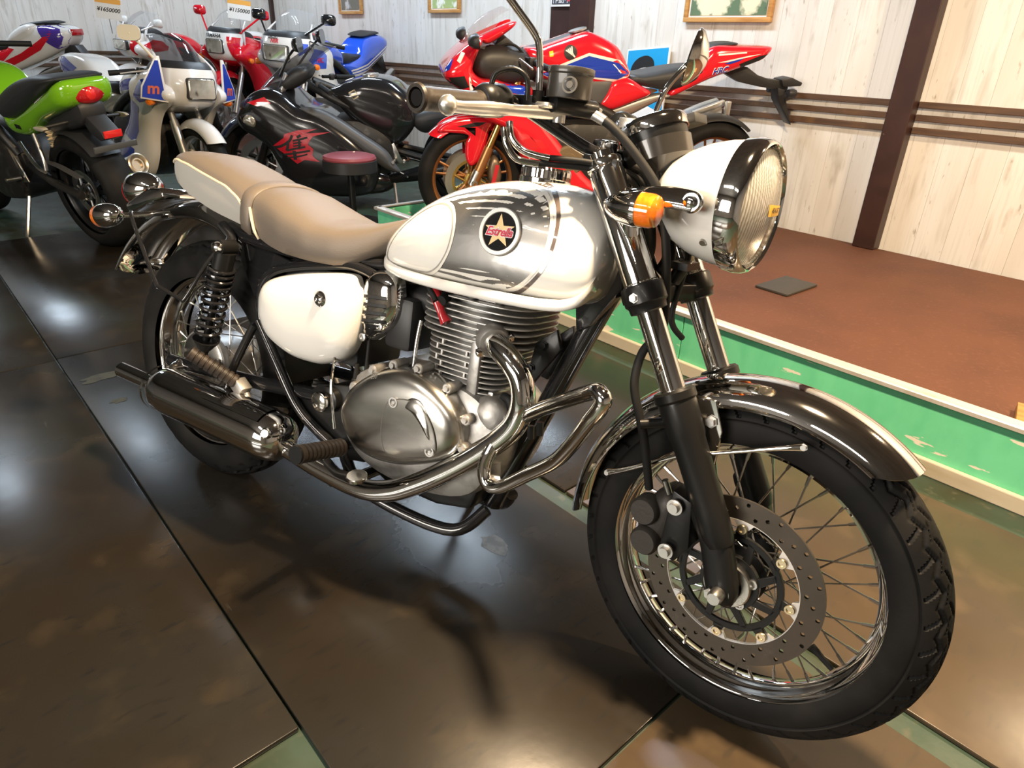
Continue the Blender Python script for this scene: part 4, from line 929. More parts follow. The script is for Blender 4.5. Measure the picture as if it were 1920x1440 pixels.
# chrome louvred cover beside the carburettor
cvo = [(.575, .612), (.578, .655), (.600, .678), (.640, .682), (.664, .668), (.672, .615), (.660, .577), (.628, .546), (.600, .528), (.582, .545)]
lcm = MB().pillow(cvo, [(.615, .59), (.628, .635)], .085, .118, 6, 2.6, 5, both=False, yb=.078).mirror()
lc = B('chrome_louvre_cover', lcm, CHROME, smooth=60); lb = lcm.bvh()
for k in range(4):
    z = .6275 - .0165 * k
    v, t = stroke([(.586, z - .004), (.612, z), (.640, z + .003), (.652, z + .004)], .0068); obj('louvre_slot', project(v, t, lb, .0006, -1, 1), INK, lc, smooth=180)
    v, t = stroke([(.586, z - .0095), (.612, z - .0055), (.640, z - .0025), (.652, z - .0015)], .0030); obj('louvre_lip', project(v, t, lb, .0024, -1, 1), CHROME, lc, smooth=180)
v, t = poly_tris([(.592, .572), (.632, .576), (.650, .562), (.605, .537), (.592, .548)]); obj('louvre_recess', project(v, t, lb, .0008, -1, 2), SATIN, lc, smooth=180)
for bx, bz in ((.636, .570), (.594, .538)): obj('cover_screw', MB().lathe([(0, .0085), (.004, .0085), (.0045, .005), (.003, .004), (.003, 0)], (bx, -.110, bz), (0, -1, 0), 16), STEEL, lc)
# starter motor
sm = B('starter_motor', MB().lathe([(-.115, 0), (-.112, .02), (-.104, .034), (-.095, .040), (-.03, .040), (-.028, .037), (.05, .037), (.05, 0)], (.912, 0, .455), (0, 1, 0), 36), CAST)
obj('starter_strap', MB().box((.905, -.05, .497), (.012, .08, .008)), STEEL, sm, bevel=.002)
obj('starter_cable', MB().tube([(.925, -.075, .495), (.945, -.080, .492), (.950, -.075, .46), (.945, -.06, .43)], .009, 10), RUBBER, sm)
# exhaust
B('exhaust_port', MB().tube([(.86, -.04, .618), (.890, -.085, .605), (.902, -.100, .602)], [.034, .031, .028], 20), CAST)
B('exhaust_flange', MB().lathe([(-.010, .032), (.004, .032), (.010, .029), (.012, .024)], (.902, -.100, .602), (.72, -.62, -.22), 28), CAST)
for s in (-1, 1): B('exhaust_nut', MB().lathe([(0, .0075), (.012, .0075), (.014, .005), (.014, 0)], Vector((.908, -.106, .600)) + Vector((.018, .021, .016)) * s, (.72, -.62, -.22), 6), CHROME)
hp = [(.895, -.092, .605), (.930, -.118, .596), (.962, -.128, .582), (.988, -.130, .555), (.998, -.130, .515), (.990, -.128, .475), (.966, -.128, .438), (.918, -.130, .388), (.86, -.136, .336), (.80, -.142, .290), (.735, -.148, .250), (.66, -.152, .229), (.56, -.156, .232), (.47, -.160, .245), (.42, -.163, .256)]
B('exhaust_pipe', MB().tube(hp, [.0225] * 11 + [.022, .021, .02, .02], 26), CHROME, smooth=60)
mu = B('muffler', MB().lathe([(-.450, .018), (-.447, .032), (-.430, .050), (-.405, .0575), (-.385, .0590), (-.05, .0590), (-.02, .058), (.0, .052), (.010, .043), (.012, .032), (.012, 0)], (.0, -.168, .270), (-1, 0, 0), 56), CHROME, smooth=50)
obj('muffler_seam', MB().lathe([(-.004, .0585), (.004, .0585)], (-.005, -.168, .270), (-1, 0, 0), 56, cap=False), CHROME, mu)
tp = [(.010, -.168, .270), (-.175, -.172, .272)]
obj('tail_pipe', MB().lathe([(0, .0205), (.185, .0205), (.185, .017), (.03, .017)], (.008, -.168, .270), (-1, -.02, .012), 36, cap=False), CHROME, mu)
obj('muffler_bolt', MB().lathe([(0, .013), (.006, .012), (.010, .008), (.010, 0)], (.430, -.208, .295), (.35, -.9, .25), 20), CHROME, mu)
obj('heat_guard', MB().loft([[(x, -.168 +   .0612 * math.cos(R_(a)), .270 +   .0612 * math.sin(R_(a))) for a in range(70, 140, 8)] for x in (.20, .40)], cap=False, closed=False), CHROME, mu)
# foot controls
PEG = mat('brown_black_peg_rubber', (.028, .019, .013), .55, noise=[(30, (.016, .012, .009), .4, .7, None)])
def ribpeg(a, b, r, n=11):
    a, b = Vector(a), Vector(b); d = b - a; L = d.length; pr = []
    for i in range(n):
        t0 = L * i / n; pr += [(t0, r * .84), (t0 + L / n * .18, r * .84), (t0 + L / n * .25, r), (t0 + L / n * .88, r)]
    pr += [(L, r), (L, r * 1.06), (L + .004, r * 1.06), (L + .005, 0)]
    return MB().lathe([(0, 0)] + pr, a, d, 24)
for s in (-1, 1):
    fp = B('foot_peg', ribpeg((.628, s * .185, .322), (.628, s * .300, .338), .0185), PEG)
    obj('peg_arm', MB().tube([(.545, s * .115, .275), (.590, s * .145, .30), (.628, s * .185, .322)], .011, 12), SATIN, fp)
    obj('peg_end_wear', MB().lathe([(0, .019), (.004, .018), (.004, 0)], (.628, s * .3045, .3385), (0, s, .12), 20), SATIN, fp)
    pp = B('passenger_peg', ribpeg((.252, s * .150, .352), (.178, s * .215, .412), .0165, 9), PEG)
    obj('peg_hinge', MB().box((.262, s * .145, .342), (.035, .03, .03), Matrix.Rotation(R_(35), 3, 'Y')).tube([(.262, s * .14, .342), (.29, s * .138, .300)], .009, 10), CAST, pp, bevel=.003)
bp = B('brake_pedal', MB().tube([(.56, -.155, .258), (.62, -.185, .262), (.675, -.205, .278), (.70, -.21, .288)], .0095, 12), SATIN)
obj('pedal_pad', MB().lathe([(0, .021), (.006, .021), (.008, .019), (.008, 0)], (.705, -.218, .290), (.0, -.25, .97), 24), CHROMEW, bp)
B('brake_rod', MB().tube([(.56, -.14, .33), (.545, -.142, .42), (.53, -.12, .50)], .0030, 8), CHROME)
B('brake_switch', MB().lathe([(0, .008), (.04, .008), (.042, .006), (.075, .005)], (.575, -.105, .40), (.05, 0, 1), 14), RUBBER)
B('control_cable', MB().tube([(.60, -.10, .43), (.602, -.10, .50), (.60, -.09, .56), (.62, -.06, .64)], .0045, 10), RUBBER)
# engine guard (right-hand side only)
cg = [(.956, -.075, .452), (.985, -.112, .478), (1.010, -.133, .495), (1.058, -.165, .531), (1.125, -.215, .577), (1.165, -.246, .604), (1.185, -.260, .615), (1.198, -.266, .608), (1.194, -.263, .592), (1.176, -.250, .562), (1.142, -.220, .506), (1.105, -.192, .456), (1.043, -.165, .400), (1.000, -.153, .362), (.975, -.150, .348), (.956, -.148, .352), (.947, -.146, .376), (.952, -.142, .410), (.965, -.132, .447), (.990, -.128, .480)]
eg_ = B('engine_guard', MB().tube(cg, .0128, 18, 6), CHROME, smooth=60)
obj('guard_mount', MB().loft([[(.890, -.045, .330), (.925, -.045, .330), (.925, -.045, .362), (.890, -.045, .362)], [(.962, -.140, .342), (.985, -.140, .348), (.980, -.140, .368), (.960, -.140, .364)]]), STEEL, eg_, bevel=.002)
for gx, gy, gz in ((1.02, -.128, .478), (1.045, -.145, .497)): obj('clamp_bolt', MB().tube([(gx, gy, gz), (gx + .004, gy, gz - .024)], .0065, 6), SATIN, eg_)
# side stand
B('side_stand', MB().tube([(.70, .085, .190), (.695, .15, .135), (.688, .24, .078), (.684, .275, .062)], .010, 12).box((.682, .286, .0555), (.05, .032, .007), Matrix.Rotation(R_(12), 3, 'X')), SATIN)
B('stand_bracket', MB().box((.70, .08, .190), (.05, .03, .04)), SATIN, bevel=.004)
B('main_cross_tube', MB().tube([(.60, -.11, .215), (.60, .11, .215)], .014, 12), FR)
B('chain', MB().tube([(-.04, .09, .365), (.5, .09, .41), (.54, .09, .38), (.5, .09, .345), (-.04, .09, .275), (-.08, .09, .32)], .008, 8, 4, closed=True), STEEL)
# ------------------------------------------------------------------ motorcycles in the background
DARKENG = mat('dark_engine_metal', (.035, .034, .033), .45, .6, noise=[(20, (.09, .085, .08), .55, .75, None)])
FORKS = mat('fork_silver', (.55, .54, .52), .3, .9)
LAMPG = mat('lamp_glass', (.62, .60, .52), .10, .7, 1., noise=[(9, (.92, .90, .80), .45, .6, None), (14, (.22, .19, .13), .56, .68, None), (5, (.80, .62, .20), .64, .72, None)])  # bulb reflection and bright-to-dark gradient painted into the glass colour
SEATB = mat('black_seat_vinyl', (.022, .023, .025), .5, bump=(300, .3, .001))
class Bike:
    def __init__(s, label, m, group='motorcycles parked at the back'):
        s.r = empty('motorcycle', m); tag(s.r, label, 'motorcycle', group)
    def p(s, name, mb, m, parent=None, **kw): return obj(name, mb, m, parent or s.r, **kw)
    def pil(s, name, out, spine, ye, yp, m, n=6, k=2.4, sm=4, **kw):
        mb = MB().pillow(out, spine, ye, yp, n, k, sm); o = s.p(name, mb, m, smooth=55, **kw); o_b = mb.bvh(); return o, o_b
    def sides(s, name, out, spine, ye, yp, m, n=5, k=2.4, sm=4, **kw):
        """a matching panel on each side; returns (left object, left bvh, right object, right bvh)"""
        L = MB().pillow(out, spine, ye, yp, n, k, sm, both=False, yb=ye - .012); Rm = MB().pillow(out, spine, ye, yp, n, k, sm, both=False, yb=ye - .012).mirror()
        lb, rb = L.bvh(), Rm.bvh()
        return s.p(name, L, m, smooth=55, **kw), lb, s.p(name, Rm, m, smooth=55, **kw), rb
    def decal(s, parent, bvh, poly, m, side=1, off=.002, sub=2, name='painted_panel', sm=1, plane='y'):
        v, t = poly_tris(cr(poly, sm, True) if sm > 1 else poly)
        return obj(name, project(v, t, bvh, off, side, sub, plane), m, parent, smooth=180)
    def text(s, parent, bvh, txt, c, size, m, side=1, ang=0., shear=0., off=.003, sub=0, plane='y', bold=0., sx=1.):
        v, t = text_tris(txt, size, shear, bold)
        fl = (side > 0) if plane == 'y' else (side < 0)
        return obj('lettering', project(place2(v, c, ang, fl, sx), t, bvh, off, side, sub, plane), m, parent, smooth=0)
    def wheel(s, which, c, R, hw, rimr, rm, spk=3, disc=None, m=None, dual=True):
        M_ = (m or Matrix()) @ Matrix.Translation(c)
        obj(which + '_tyre', tyre_mesh(R, hw, (R - rimr) / 1.55, None, 72, 22), TYRE, s.r, M_, smooth=60)
        h = hw * .72
        ri = obj(which + '_rim', MB().lathe([(-h, rimr + .006), (-h - .003, rimr), (-h + .004, rimr - .010), (-h * .5, rimr - .018), (h * .5, rimr - .018), (h - .004, rimr - .010), (h + .003, rimr), (h, rimr + .006)], n=64, loop=True), rm, s.r, M_, smooth=60)
        for i in range(spk):
            a = 2 * math.pi * i / spk + .3
            for d in ((-.16, .16) if spk > 4 else (0,)):
                p0 = (.035 * math.cos(a), 0, .035 * math.sin(a)); p1 = ((rimr - .014) * math.cos(a + d), 0, (rimr - .014) * math.sin(a + d))
                obj('wheel_spoke', MB().tube([p0, p1], [.02 if spk < 5 else .014, .013 if spk < 5 else .009], 8, flat=.7), rm, ri)
        obj('hub', MB().lathe([(-.05, .02), (-.048, .035), (-.03, .045), (.03, .045), (.048, .035), (.05, .02)], n=24), rm, ri)
        if disc:
            dr, dm = disc
            for sy in ((-1, 1) if dual else (1,)):
                y = sy * .062
                d = obj('brake_disc', MB().lathe([(y - .002, dr), (y - .002, dr * .74), (y + .002, dr * .74), (y + .002, dr)], n=48, loop=True), STEEL, s.r, M_)
                dd = MB().lathe([(y - .003, dr * .76), (y - .003, dr * .66), (y + .003, dr * .66), (y + .003, dr * .76)], n=40, loop=True).lathe([(y - .004, .05), (y - .004, .03), (y + .004, .03), (y + .004, .05)], n=32, loop=True)
                for i in range(6): a = math.pi * i / 3; dd.tube([(.045 * math.cos(a), y, .045 * math.sin(a)), (dr * .7 * math.cos(a + .3), y, dr * .7 * math.sin(a + .3))], .007, 6)
                obj('disc_carrier', dd, dm, d)
    def screen(s, base, top, m, n=10):
        """windscreen: arcs from base to top; each (x_centre, z, half-width, sweep back)"""
        rings = []
        for i in range(n + 1):
            t = i / n; q = [base[k] + (top[k] - base[k]) * t for k in range(4)]
            bul = .02 * math.sin(math.pi * t)
            rings.append([(q[0] + bul - q[3] * (j / 8) ** 2, q[2] * j / 8, q[1] + bul - .02 * (j / 8) ** 2) for j in range(-8, 9)])
        o = s.p('windscreen', MB().loft(rings, cap=False, closed=False), m, smooth=180)
        return o
    def mirror(s, c, d, m, stem=None, size=(.05, .032)):
        d = Vector(d).normalized(); u = Vector((0, 0, 1)).cross(d).normalized(); w_ = d.cross(u)
        rings = []
        for k, q in ((-.045, .02), (-.04, .5), (-.025, .85), (-.005, 1.), (.004, 1.), (.004, .01)):
            rings.append([Vector(c) + d * k + (u * size[0] * math.copysign(abs(math.cos(a)) ** .6, math.cos(a)) + w_ * size[1] * math.copysign(abs(math.sin(a)) ** .6, math.sin(a))) * q for a in [2 * math.pi * j / 24 for j in range(24)]])
        o = s.p('mirror', MB().loft(rings, cap=False), m, smooth=60)
        if stem: obj('mirror_stem', MB().tube(list(stem) + [c], .008, 8, 3), m, o)
    def controls(s, x, z, w_=.32, y0=.12, sweep=.10, lever=True):
        for sd in (-1, 1):
            a, b = (x, sd * y0, z), (x - sweep, sd * w_, z - .03)
            h = s.p('clip_on_bar', MB().tube([a, b], .011, 10), SATIN)
            g0 = tuple(a[i] + (b[i] - a[i]) * .42 for i in range(3))
            obj('grip', MB().tube([g0, tuple(b[i] + (b[i] - a[i]) * .05 for i in range(3))], .0165, 12), RUBBER, h)
            obj('switch_pod', MB().box(tuple(a[i] + (b[i] - a[i]) * .3 for i in range(3)), (.035, .04, .04)), PLASTIC, h, bevel=.006)
            if lever: obj('lever', MB().tube([(x + .035, sd * (y0 + .05), z), (x + .0, sd * (w_ - .02), z - .03)], .0055, 8), LEV, h)
    def fork(s, wb, rf, top, m1, m2, y=.1, mid=.45, st=None):
        tx, tz = top
        for sd in (-1, 1):
            f = lambda t: (wb + (tx - wb) * t, sd * y, rf + (tz - rf) * t)
            a = MB().tube([f(-.06), f(mid)], .027, 16); b = MB().tube([f(mid), f(1)], .021, 16)
            if st: a.xf(st); b.xf(st)
            o = s.p('fork_leg', a, m1); obj('fork_tube', b, m2, o)
    def common(s, wb=1.38):
        s.p('engine_block', MB().pillow([(.50, .32), (.52, .52), (.66, .62), (.98, .62), (1.05, .48), (.98, .30), (.80, .20), (.60, .22)], [(.64, .42), (.88, .42)], .09, .17, 4, 4, 3), DARKENG)
        s.p('frame_spar', MB().tube([(1.08, .06, .84), (.9, .13, .76), (.6, .13, .62), (.52, .1, .48)], .03, 10), DARKENG); s.p('frame_spar', MB().tube([(1.08, -.06, .84), (.9, -.13, .76), (.6, -.13, .62), (.52, -.1, .48)], .03, 10), DARKENG)
        for sd in (-1, 1):
            s.p('swingarm', MB().tube([(-.02, sd * .105, .315), (.25, sd * .10, .36), (.52, sd * .07, .42)], .024, 8, 3), DARKENG)
            p_ = s.p('foot_peg', MB().tube([(.50, sd * .15, .36), (.50, sd * .23, .365)], .011, 10), STEEL)
            obj('heel_plate', MB().prism([(.44, .34), (.52, .33), (.56, .44), (.50, .48)], sd * .135, sd * .143), STEEL, p_, bevel=.002)

# --- red, white and blue sports bike on the deck
st_m = pose(-2.35, 3.67, DECK, -121, 4)
b = Bike('red, white and blue sports bike with bronze wheels standing on the deck', st_m)
b.common()
STf = Matrix.Translation((1.41, 0, .3)) @ Matrix.Rotation(R_(-3), 4, 'Z') @ Matrix.Translation((-1.41, 0, -.3))
b.wheel('rear', (0, 0, .32), .32, .095, .225, BRONZE, 5, (.11, STEEL), dual=False)
b.wheel('front', (1.41, 0, .30), .30, .062, .222, BRONZE, 5, (.155, GOLD))
b.fork(1.41, .30, (1.14, .93), BRONZE, GOLD, .105, .30)
for sd in (-1, 1):
    b.p('fork_foot', MB().lathe([(-.03, .022), (-.03, .027), (.05, .027), (.06, .022)], (1.408, sd * .105, .315), (-.4, 0, .92), 16), STEEL)
    b.p('axle_nut', MB().lathe([(0, .018), (.014, .018), (.014, .011), (.006, .011), (.006, 0)], (1.41, sd * .118, .30), (0, sd, 0), 20), STEEL)
    cl = b.p('brake_caliper', MB().pillow([(1.25, .33), (1.27, .42), (1.31, .43), (1.33, .34), (1.30, .27), (1.27, .28)], [(1.285, .33), (1.295, .38)], .055, .10, 4, 3, 3, both=False, yb=.05).xf(Matrix.Scale(sd, 4, (0, 1, 0))), mat('caliper_bronze', (.22, .16, .11), .4, .6))
    obj('caliper_badge', MB().box((1.29, sd * .098, .345), (.022, .006, .10), Matrix.Rotation(R_(-12), 3, 'Y')), mat('badge_red', (.45, .02, .03), .4), cl)
fo = b.p('front_fender', fender(1.41, .30, .338, .072, .05, 45, 128, 40, 12), RED, smooth=60)
fb = MB()
o, lb, o2, rb = b.sides('fender_side', [(1.60, .565), (1.54, .612), (1.44, .632), (1.32, .630), (1.300, .600), (1.325, .560), (1.358, .445), (1.415, .382), (1.450, .420), (1.452, .500), (1.442, .545), (1.55, .556)], [(1.53, .585), (1.40, .585), (1.41, .42)], .070, .086, RED)
b.decal(o, lb, [(1.50, .590), (1.40, .612), (1.345, .612), (1.38, .595), (1.44, .585)], INK)
o, ob = b.pil('nose_cowl', [(1.576, .840), (1.554, .901), (1.455, .986), (1.385, 1.015), (1.395, .976), (1.425, .904), (1.428, .868), (1.386, .835), (1.305, .829), (1.236, .811), (1.125, .801), (1.149, .737), (1.384, .733), (1.520, .793)], [(1.49, .87), (1.43, .79), (1.20, .77)], .14, .215, RED, label='red nose fairing')
b.decal(o, ob, [(1.574, .838), (1.535, .842), (1.480, .850), (1.455, .800), (1.500, .785), (1.535, .800)], INK)
b.decal(o, ob, [(1.452, .850), (1.458, .840), (1.452, .790), (1.425, .745), (1.41, .74), (1.435, .79)], WHITE)
b.decal(o, ob, [(1.575, .86), (1.56, .90), (1.53, .922), (1.55, .875)], BLUE); b.decal(o, ob, [(1.515, .915), (1.49, .955), (1.475, .95), (1.50, .905)], WHITE)
b.decal(o, ob, [(1.30, .815), (1.20, .812), (1.135, .795), (1.15, .762), (1.25, .78)], BLUE)
b.decal(o, ob, [(1.34, .822), (1.31, .822), (1.25, .786), (1.28, .785)], WHITE)
b.screen((1.47, .985, .135, .10), (1.27, 1.155, .085, .06), CLEAR)
b.sides('screen_cowl', [(1.400, 1.010), (1.380, 1.028), (1.225, 1.092), (1.218, 1.070), (1.316, 1.000), (1.363, .988)], [(1.36, 1.005), (1.25, 1.07)], .08, .15, RED)
for sd in (-1, 1): b.mirror((1.425, sd * .255, 1.008), (-1, 0, .1), PLASTIC, [(1.40, sd * .15, .98)], (.065, .034))
b.controls(1.16, .93, .34, .12, .09)
b.p('instrument_pod', MB().box((1.26, 0, .985), (.09, .16, .07), Matrix.Rotation(R_(-35), 3, 'Y')), PLASTIC, bevel=.012)
b.p('cockpit_duct', MB().pillow([(1.42, .95), (1.40, .83), (1.2, .80), (1.08, .85), (1.12, .95), (1.28, .99)], [(1.2, .88), (1.34, .89)], .05, .15, 4, 3, 3), PLASTIC)
for y in (-.05, .04, .09): b.p('cable', MB().tube([(1.30, y, .97), (1.22, y + .03, .99), (1.15, y + .02, .92), (1.18, y, .85)], .006, 8), RUBBER)
o, ob = b.pil('fuel_tank', [(1.151, .962), (1.07, .981), (.935, 1.026), (.84, 1.056), (.783, 1.048), (.70, 1.015), (.646, .975), (.596, .90), (.581, .860), (.600, .838), (.667, .815), (.80, .80), (.947, .815), (1.089, .850)], [(.72, .91), (1.0, .92)], .09, .155, RED, label='red tank with blue panel')
b.decal(o, ob, [(1.08, .864), (1.06, .878), (.832, .966), (.66, .936), (.588, .876), (.60, .858), (.66, .830), (.836, .850), (.92, .835), (.99, .826)], WHITE, off=.0015, sub=3)
b.decal(o, ob, [(1.069, .862), (.832, .952), (.665, .922), (.600, .874), (.66, .845), (.836, .856), (.92, .842), (.988, .832)], BLUE, off=.003, sub=3)
for sd in (1, -1):
    v, t = poly_tris([(.93 + .034 * math.cos(2 * math.pi * j / 28), .965 + .034 * math.sin(2 * math.pi * j / 28)) for j in range(28)])
    em = obj('tank_badge', project(v, t, ob, .003, sd, 1), INK, o, smooth=180)
    for k in range(4):
        v, t = stroke([(.906 + .004 * k, .944 + .003 * k), (.920 + .006 * k, .962 + .001 * k), (.925 + .010 * k, .992 - .006 * k)], .0065, 3); obj('badge_wing', project(v, t, ob, .0042, sd), WHITE, em, smooth=0)
b.decal(o, ob, [(1.04, .965), (1.02, .97), (1.018, .945), (1.038, .942)], YELLOW)
b.p('tank_top_cover', MB().loft([[(x, y, lerp([(.76, 1.060), (.84, 1.064), (.94, 1.034), (1.07, .990), (1.15, .972)], x) - abs(y) * .25) for y in (-.085, -.045, 0, .045, .085)] for x in (.80, .86, .94, 1.02, 1.10, 1.15)], cap=False, closed=False), GREY, smooth=180)
b.p('fuel_cap', MB().lathe([(0, .048), (.008, .048), (.010, .040), (.010, 0)], (.86, 0, 1.056), (.3, 0, 1), 32), STEEL)
b.pil('rider_seat', [(.575, .862), (.50, .868), (.393, .890), (.30, .906), (.198, .915), (.160, .900), (.182, .843), (.327, .790), (.45, .800), (.577, .825)], [(.28, .855), (.50, .838)], .07, .125, SEATB)
o, ob = b.pil('tail_unit', [(.190, .926), (.160, .97), (.112, 1.012), (.0, 1.018), (-.12, 1.020), (-.215, 1.018), (-.195, .975), (-.155, .947), (-.038, .905), (.122, .848), (.308, .762), (.335, .775), (.30, .810), (.184, .853)], [(.10, .93), (-.15, .99)], .075, .115, RED, label='red tail unit')
b.decal(o, ob, [(.10, .968), (-.06, .985), (-.06, .992), (.10, .977)], WHITE); b.decal(o, ob, [(.10, .935), (.02, .953), (-.08, .975), (-.15, .985), (-.08, .968), (.04, .940)], WHITE)
b.decal(o, ob, [(.06, .932), (.0, .95), (-.05, .962), (-.02, .945), (.03, .93)], BLUE, off=.003); b.decal(o, ob, [(-.03, .932), (-.14, .975), (-.19, .985), (-.15, .955), (-.05, .912)], INK)
b.text(o, ob, 'HRC', (.075, .895), .042, BLUE, 1, R_(10), .3, .003, bold=.001); b.text(o, ob, 'HRC', (.077, .897), .042, WHITE, 1, R_(10), .3, .002, bold=.0025)
b.pil('seat_pad', [(.175, .955), (.11, 1.018), (.0, 1.032), (-.03, 1.022), (.08, 1.0)], [(.1, 1.005), (.03, 1.02)], .04, .075, SEATB)
o, lb, o2, rb = b.sides('tank_side_panel', [(.741, .712), (.715, .77), (.688, .83), (.64, .852), (.587, .848), (.52, .815), (.457, .777), (.55, .735), (.671, .691)], [(.66, .77), (.56, .79)], .12, .155, RED)
b.sides('frame_cover', [(1.0, .805), (.92, .838), (.80, .85), (.68, .84), (.70, .76), (.76, .69), (.90, .66), (1.02, .70)], [(.78, .77), (.94, .76)], .12, .148, GREY)
b.sides('subframe_rail', [(.758, .671), (.60, .722), (.427, .775), (.334, .766), (.42, .73), (.633, .632)], [(.66, .665), (.40, .76)], .10, .125, FORKS)
o, lb, o2, rb = b.sides('side_fairing', [(1.430, .690), (1.25, .70), (1.117, .690), (1.02, .60), (.90, .47), (.796, .359), (.745, .315), (.70, .25), (.90, .20), (1.02, .27), (1.098, .359), (1.17, .46), (1.226, .579), (1.32, .62)], [(1.27, .65), (1.12, .56), (.90, .32)], .15, .205, RED, label='red side fairing')
b.decal(o, lb, [(1.13, .46), (1.02, .36), (.93, .30), (.98, .28), (1.06, .33)], WHITE); b.decal(o, lb, [(1.10, .43), (1.03, .36), (.99, .31), (1.04, .33)], BLUE, off=.004)
b.p('clutch_cover', MB().lathe([(.16, .085), (.185, .085), (.195, .075), (.195, .05), (.203, .045), (.203, 0)], (.905, 0, .43), (0, 1, 0), 40), mat('bronze_cover', (.30, .23, .14), .4, .7))
# number plate hanger with signals
ha = b.p('plate_hanger', MB().prism([(.06, .90), (-.03, .925), (-.13, .910), (-.20, .872), (-.271, .853), (-.40, .845), (-.405, .800), (-.300, .803), (-.22, .812), (-.10, .832)], -.03, .03), PLASTIC, bevel=.006)
obj('hanger_blade', MB().prism([(-.33, .81), (-.385, .80), (-.392, .76), (-.470, .610), (-.355, .74)], -.045, .045), PLASTIC, ha, bevel=.004)
obj('hanger_cap', MB().prism([(-.34, .853), (-.40, .866), (-.476, .84), (-.470, .822), (-.36, .815)], -.05, .05), PLASTIC, ha, bevel=.006)
for sd in (-1, 1): obj('rear_signal', MB().lathe([(-.03, .0), (-.02, .02), (0, .026), (.025, .022), (.03, 0)], (-.385, sd * .11, .79), (1, 0, 0), 20).tube([(-.385, sd * .03, .80), (-.385, sd * .10, .79)], .008, 8), PLASTIC, ha)
b.p('rear_hugger', fender(0, .32, .345, .085, .03, 62, 130, 20, 10), PLASTIC, smooth=60)
b.p('exhaust_silencer', MB().tube([(.42, -.15, .45), (.25, -.20, .52), (.0, -.22, .62), (-.12, -.22, .67)], [.04, .055, .06, .05], 20), STEEL)
b.p('exhaust_bracket', MB().box((.0, -.10, .675), (.20, .03, .03), Matrix.Rotation(R_(20), 3, 'Y')).box((-.10, -.06, .66), (.03, .03, .12)), FORKS, bevel=.004)

# --- black sports tourer with a red character on its side
b = Bike('large black sports bike with a red brushed character on its fairing', pose(-4.08, 3.22, -.012, -131.7, 5))
b.common()
b.wheel('rear', (0, 0, .32), .32, .09, .225, SATIN, 3, (.11, STEEL), dual=False); b.wheel('front', (1.48, 0, .30), .30, .062, .222, SATIN, 3, (.155, STEEL))
b.fork(1.48, .30, (1.20, .90), SATIN, FORKS, .105, .4)
b.p('front_fender', fender(1.48, .30, .335, .075, .06, 30, 160, 40, 12), BLACK, smooth=60)
fo_, fob = b.pil('main_fairing', [(1.560, .60), (1.545, .66), (1.49, .735), (1.42, .79), (1.32, .815), (1.22, .79), (1.11, .705), (.97, .670), (.80, .56), (.66, .43), (.60, .33), (.626, .20), (.69, .126), (.90, .10), (1.195, .13), (1.30, .28), (1.36, .42), (1.45, .50), (1.52, .54)], [(1.42, .68), (1.18, .52), (.85, .34)], .18, .268, BLACK, n=9, label='black fairing')
b.pil('nose_duct', [(1.52, .70), (1.46, .755), (1.38, .755), (1.33, .69), (1.36, .60), (1.45, .575)], [(1.42, .67)], .19, .262, PLASTIC)
b.sides('headlamp', [(1.50, .61), (1.47, .665), (1.42, .66), (1.40, .61), (1.43, .575)], [(1.45, .62)], .245, .278, LAMPG)
b.decal(fo_, fob, [(1.45, .735), (1.33, .772), (1.29, .735), (1.38, .715)], RED, sub=2)
b.sides('mid_fairing', [(1.12, .700), (1.0, .700), (.88, .655), (.70, .54), (.555, .443), (.50, .36), (.46, .29), (.56, .31), (.672, .392), (.82, .525), (.95, .61)], [(.98, .65), (.75, .51), (.55, .36)], .195, .235, GREY)
b.screen((1.50, .715, .13, .20), (1.02, 1.085, .10, .12), mat('light_smoked_screen', (.05, .048, .05), .03, alpha=.6, coat=.5))
b.p('screen_rail', MB().tube([(1.02, -.10, 1.06), (1.05, 0, 1.09), (1.02, .10, 1.06)], .004, 6), PLASTIC)
b.p('instrument_cluster', MB().pillow([(1.28, .80), (1.22, .90), (1.12, .95), (1.05, .93), (1.08, .86), (1.18, .80)], [(1.15, .88), (1.2, .85)], .06, .13, 4, 3, 3), PLASTIC)
for sd in (-1, 1): b.mirror((1.04, sd * .30, 1.10), (-1, 0, .1), BLACK, [(1.22, sd * .2, .90), (1.12, sd * .28, 1.03)], (.07, .045))
b.controls(1.02, .86, .36, .12, .16)
o, ob = b.pil('fuel_tank', [(.93, .790), (.86, .835), (.77, .870), (.68, .892), (.60, .895), (.50, .878), (.42, .83), (.366, .775), (.340, .70), (.342, .62), (.377, .55), (.46, .47), (.55, .46), (.70, .55), (.815, .645)], [(.50, .68), (.72, .76)], .09, .175, BLACK, n=9, label='black tank')
cap = b.p('fuel_cap', MB().lathe([(-.01, .055), (.004, .055), (.006, .046), (.002, .044), (.002, .034), (.008, .032), (.008, 0)], (.655, 0, .900), (.12, 0, 1), 36), FORKS)
b.p('tank_sticker', MB().box((.80, .02, .868), (.05, .05, .002), Matrix.Rotation(R_(18), 3, 'Y')), PAPER, smooth=0)
sS = [(.78, .80), (.74, .82), (.725, .80), (.765, .785), (.75, .765), (.715, .785)]
v, t = stroke(sS, .010, 1); obj('tank_badge', project(v, t, ob, .003, 1), mat('badge_bronze', (.25, .2, .13), .3, .8), o, smooth=0)
b.pil('rider_seat', [(.37, .60), (.36, .66), (.25, .70), (.12, .72), (.02, .74), (-.02, .70), (.08, .60), (.28, .54)], [(.06, .68), (.28, .63)], .07, .13, SEATB)
b.pil('tail_unit', [(.10, .74), (.0, .82), (-.20, .86), (-.34, .84), (-.30, .76), (-.1, .68), (.1, .62), (.3, .55), (.3, .60), (.12, .68)], [(.0, .75), (-.2, .80)], .06, .13, BLACK)
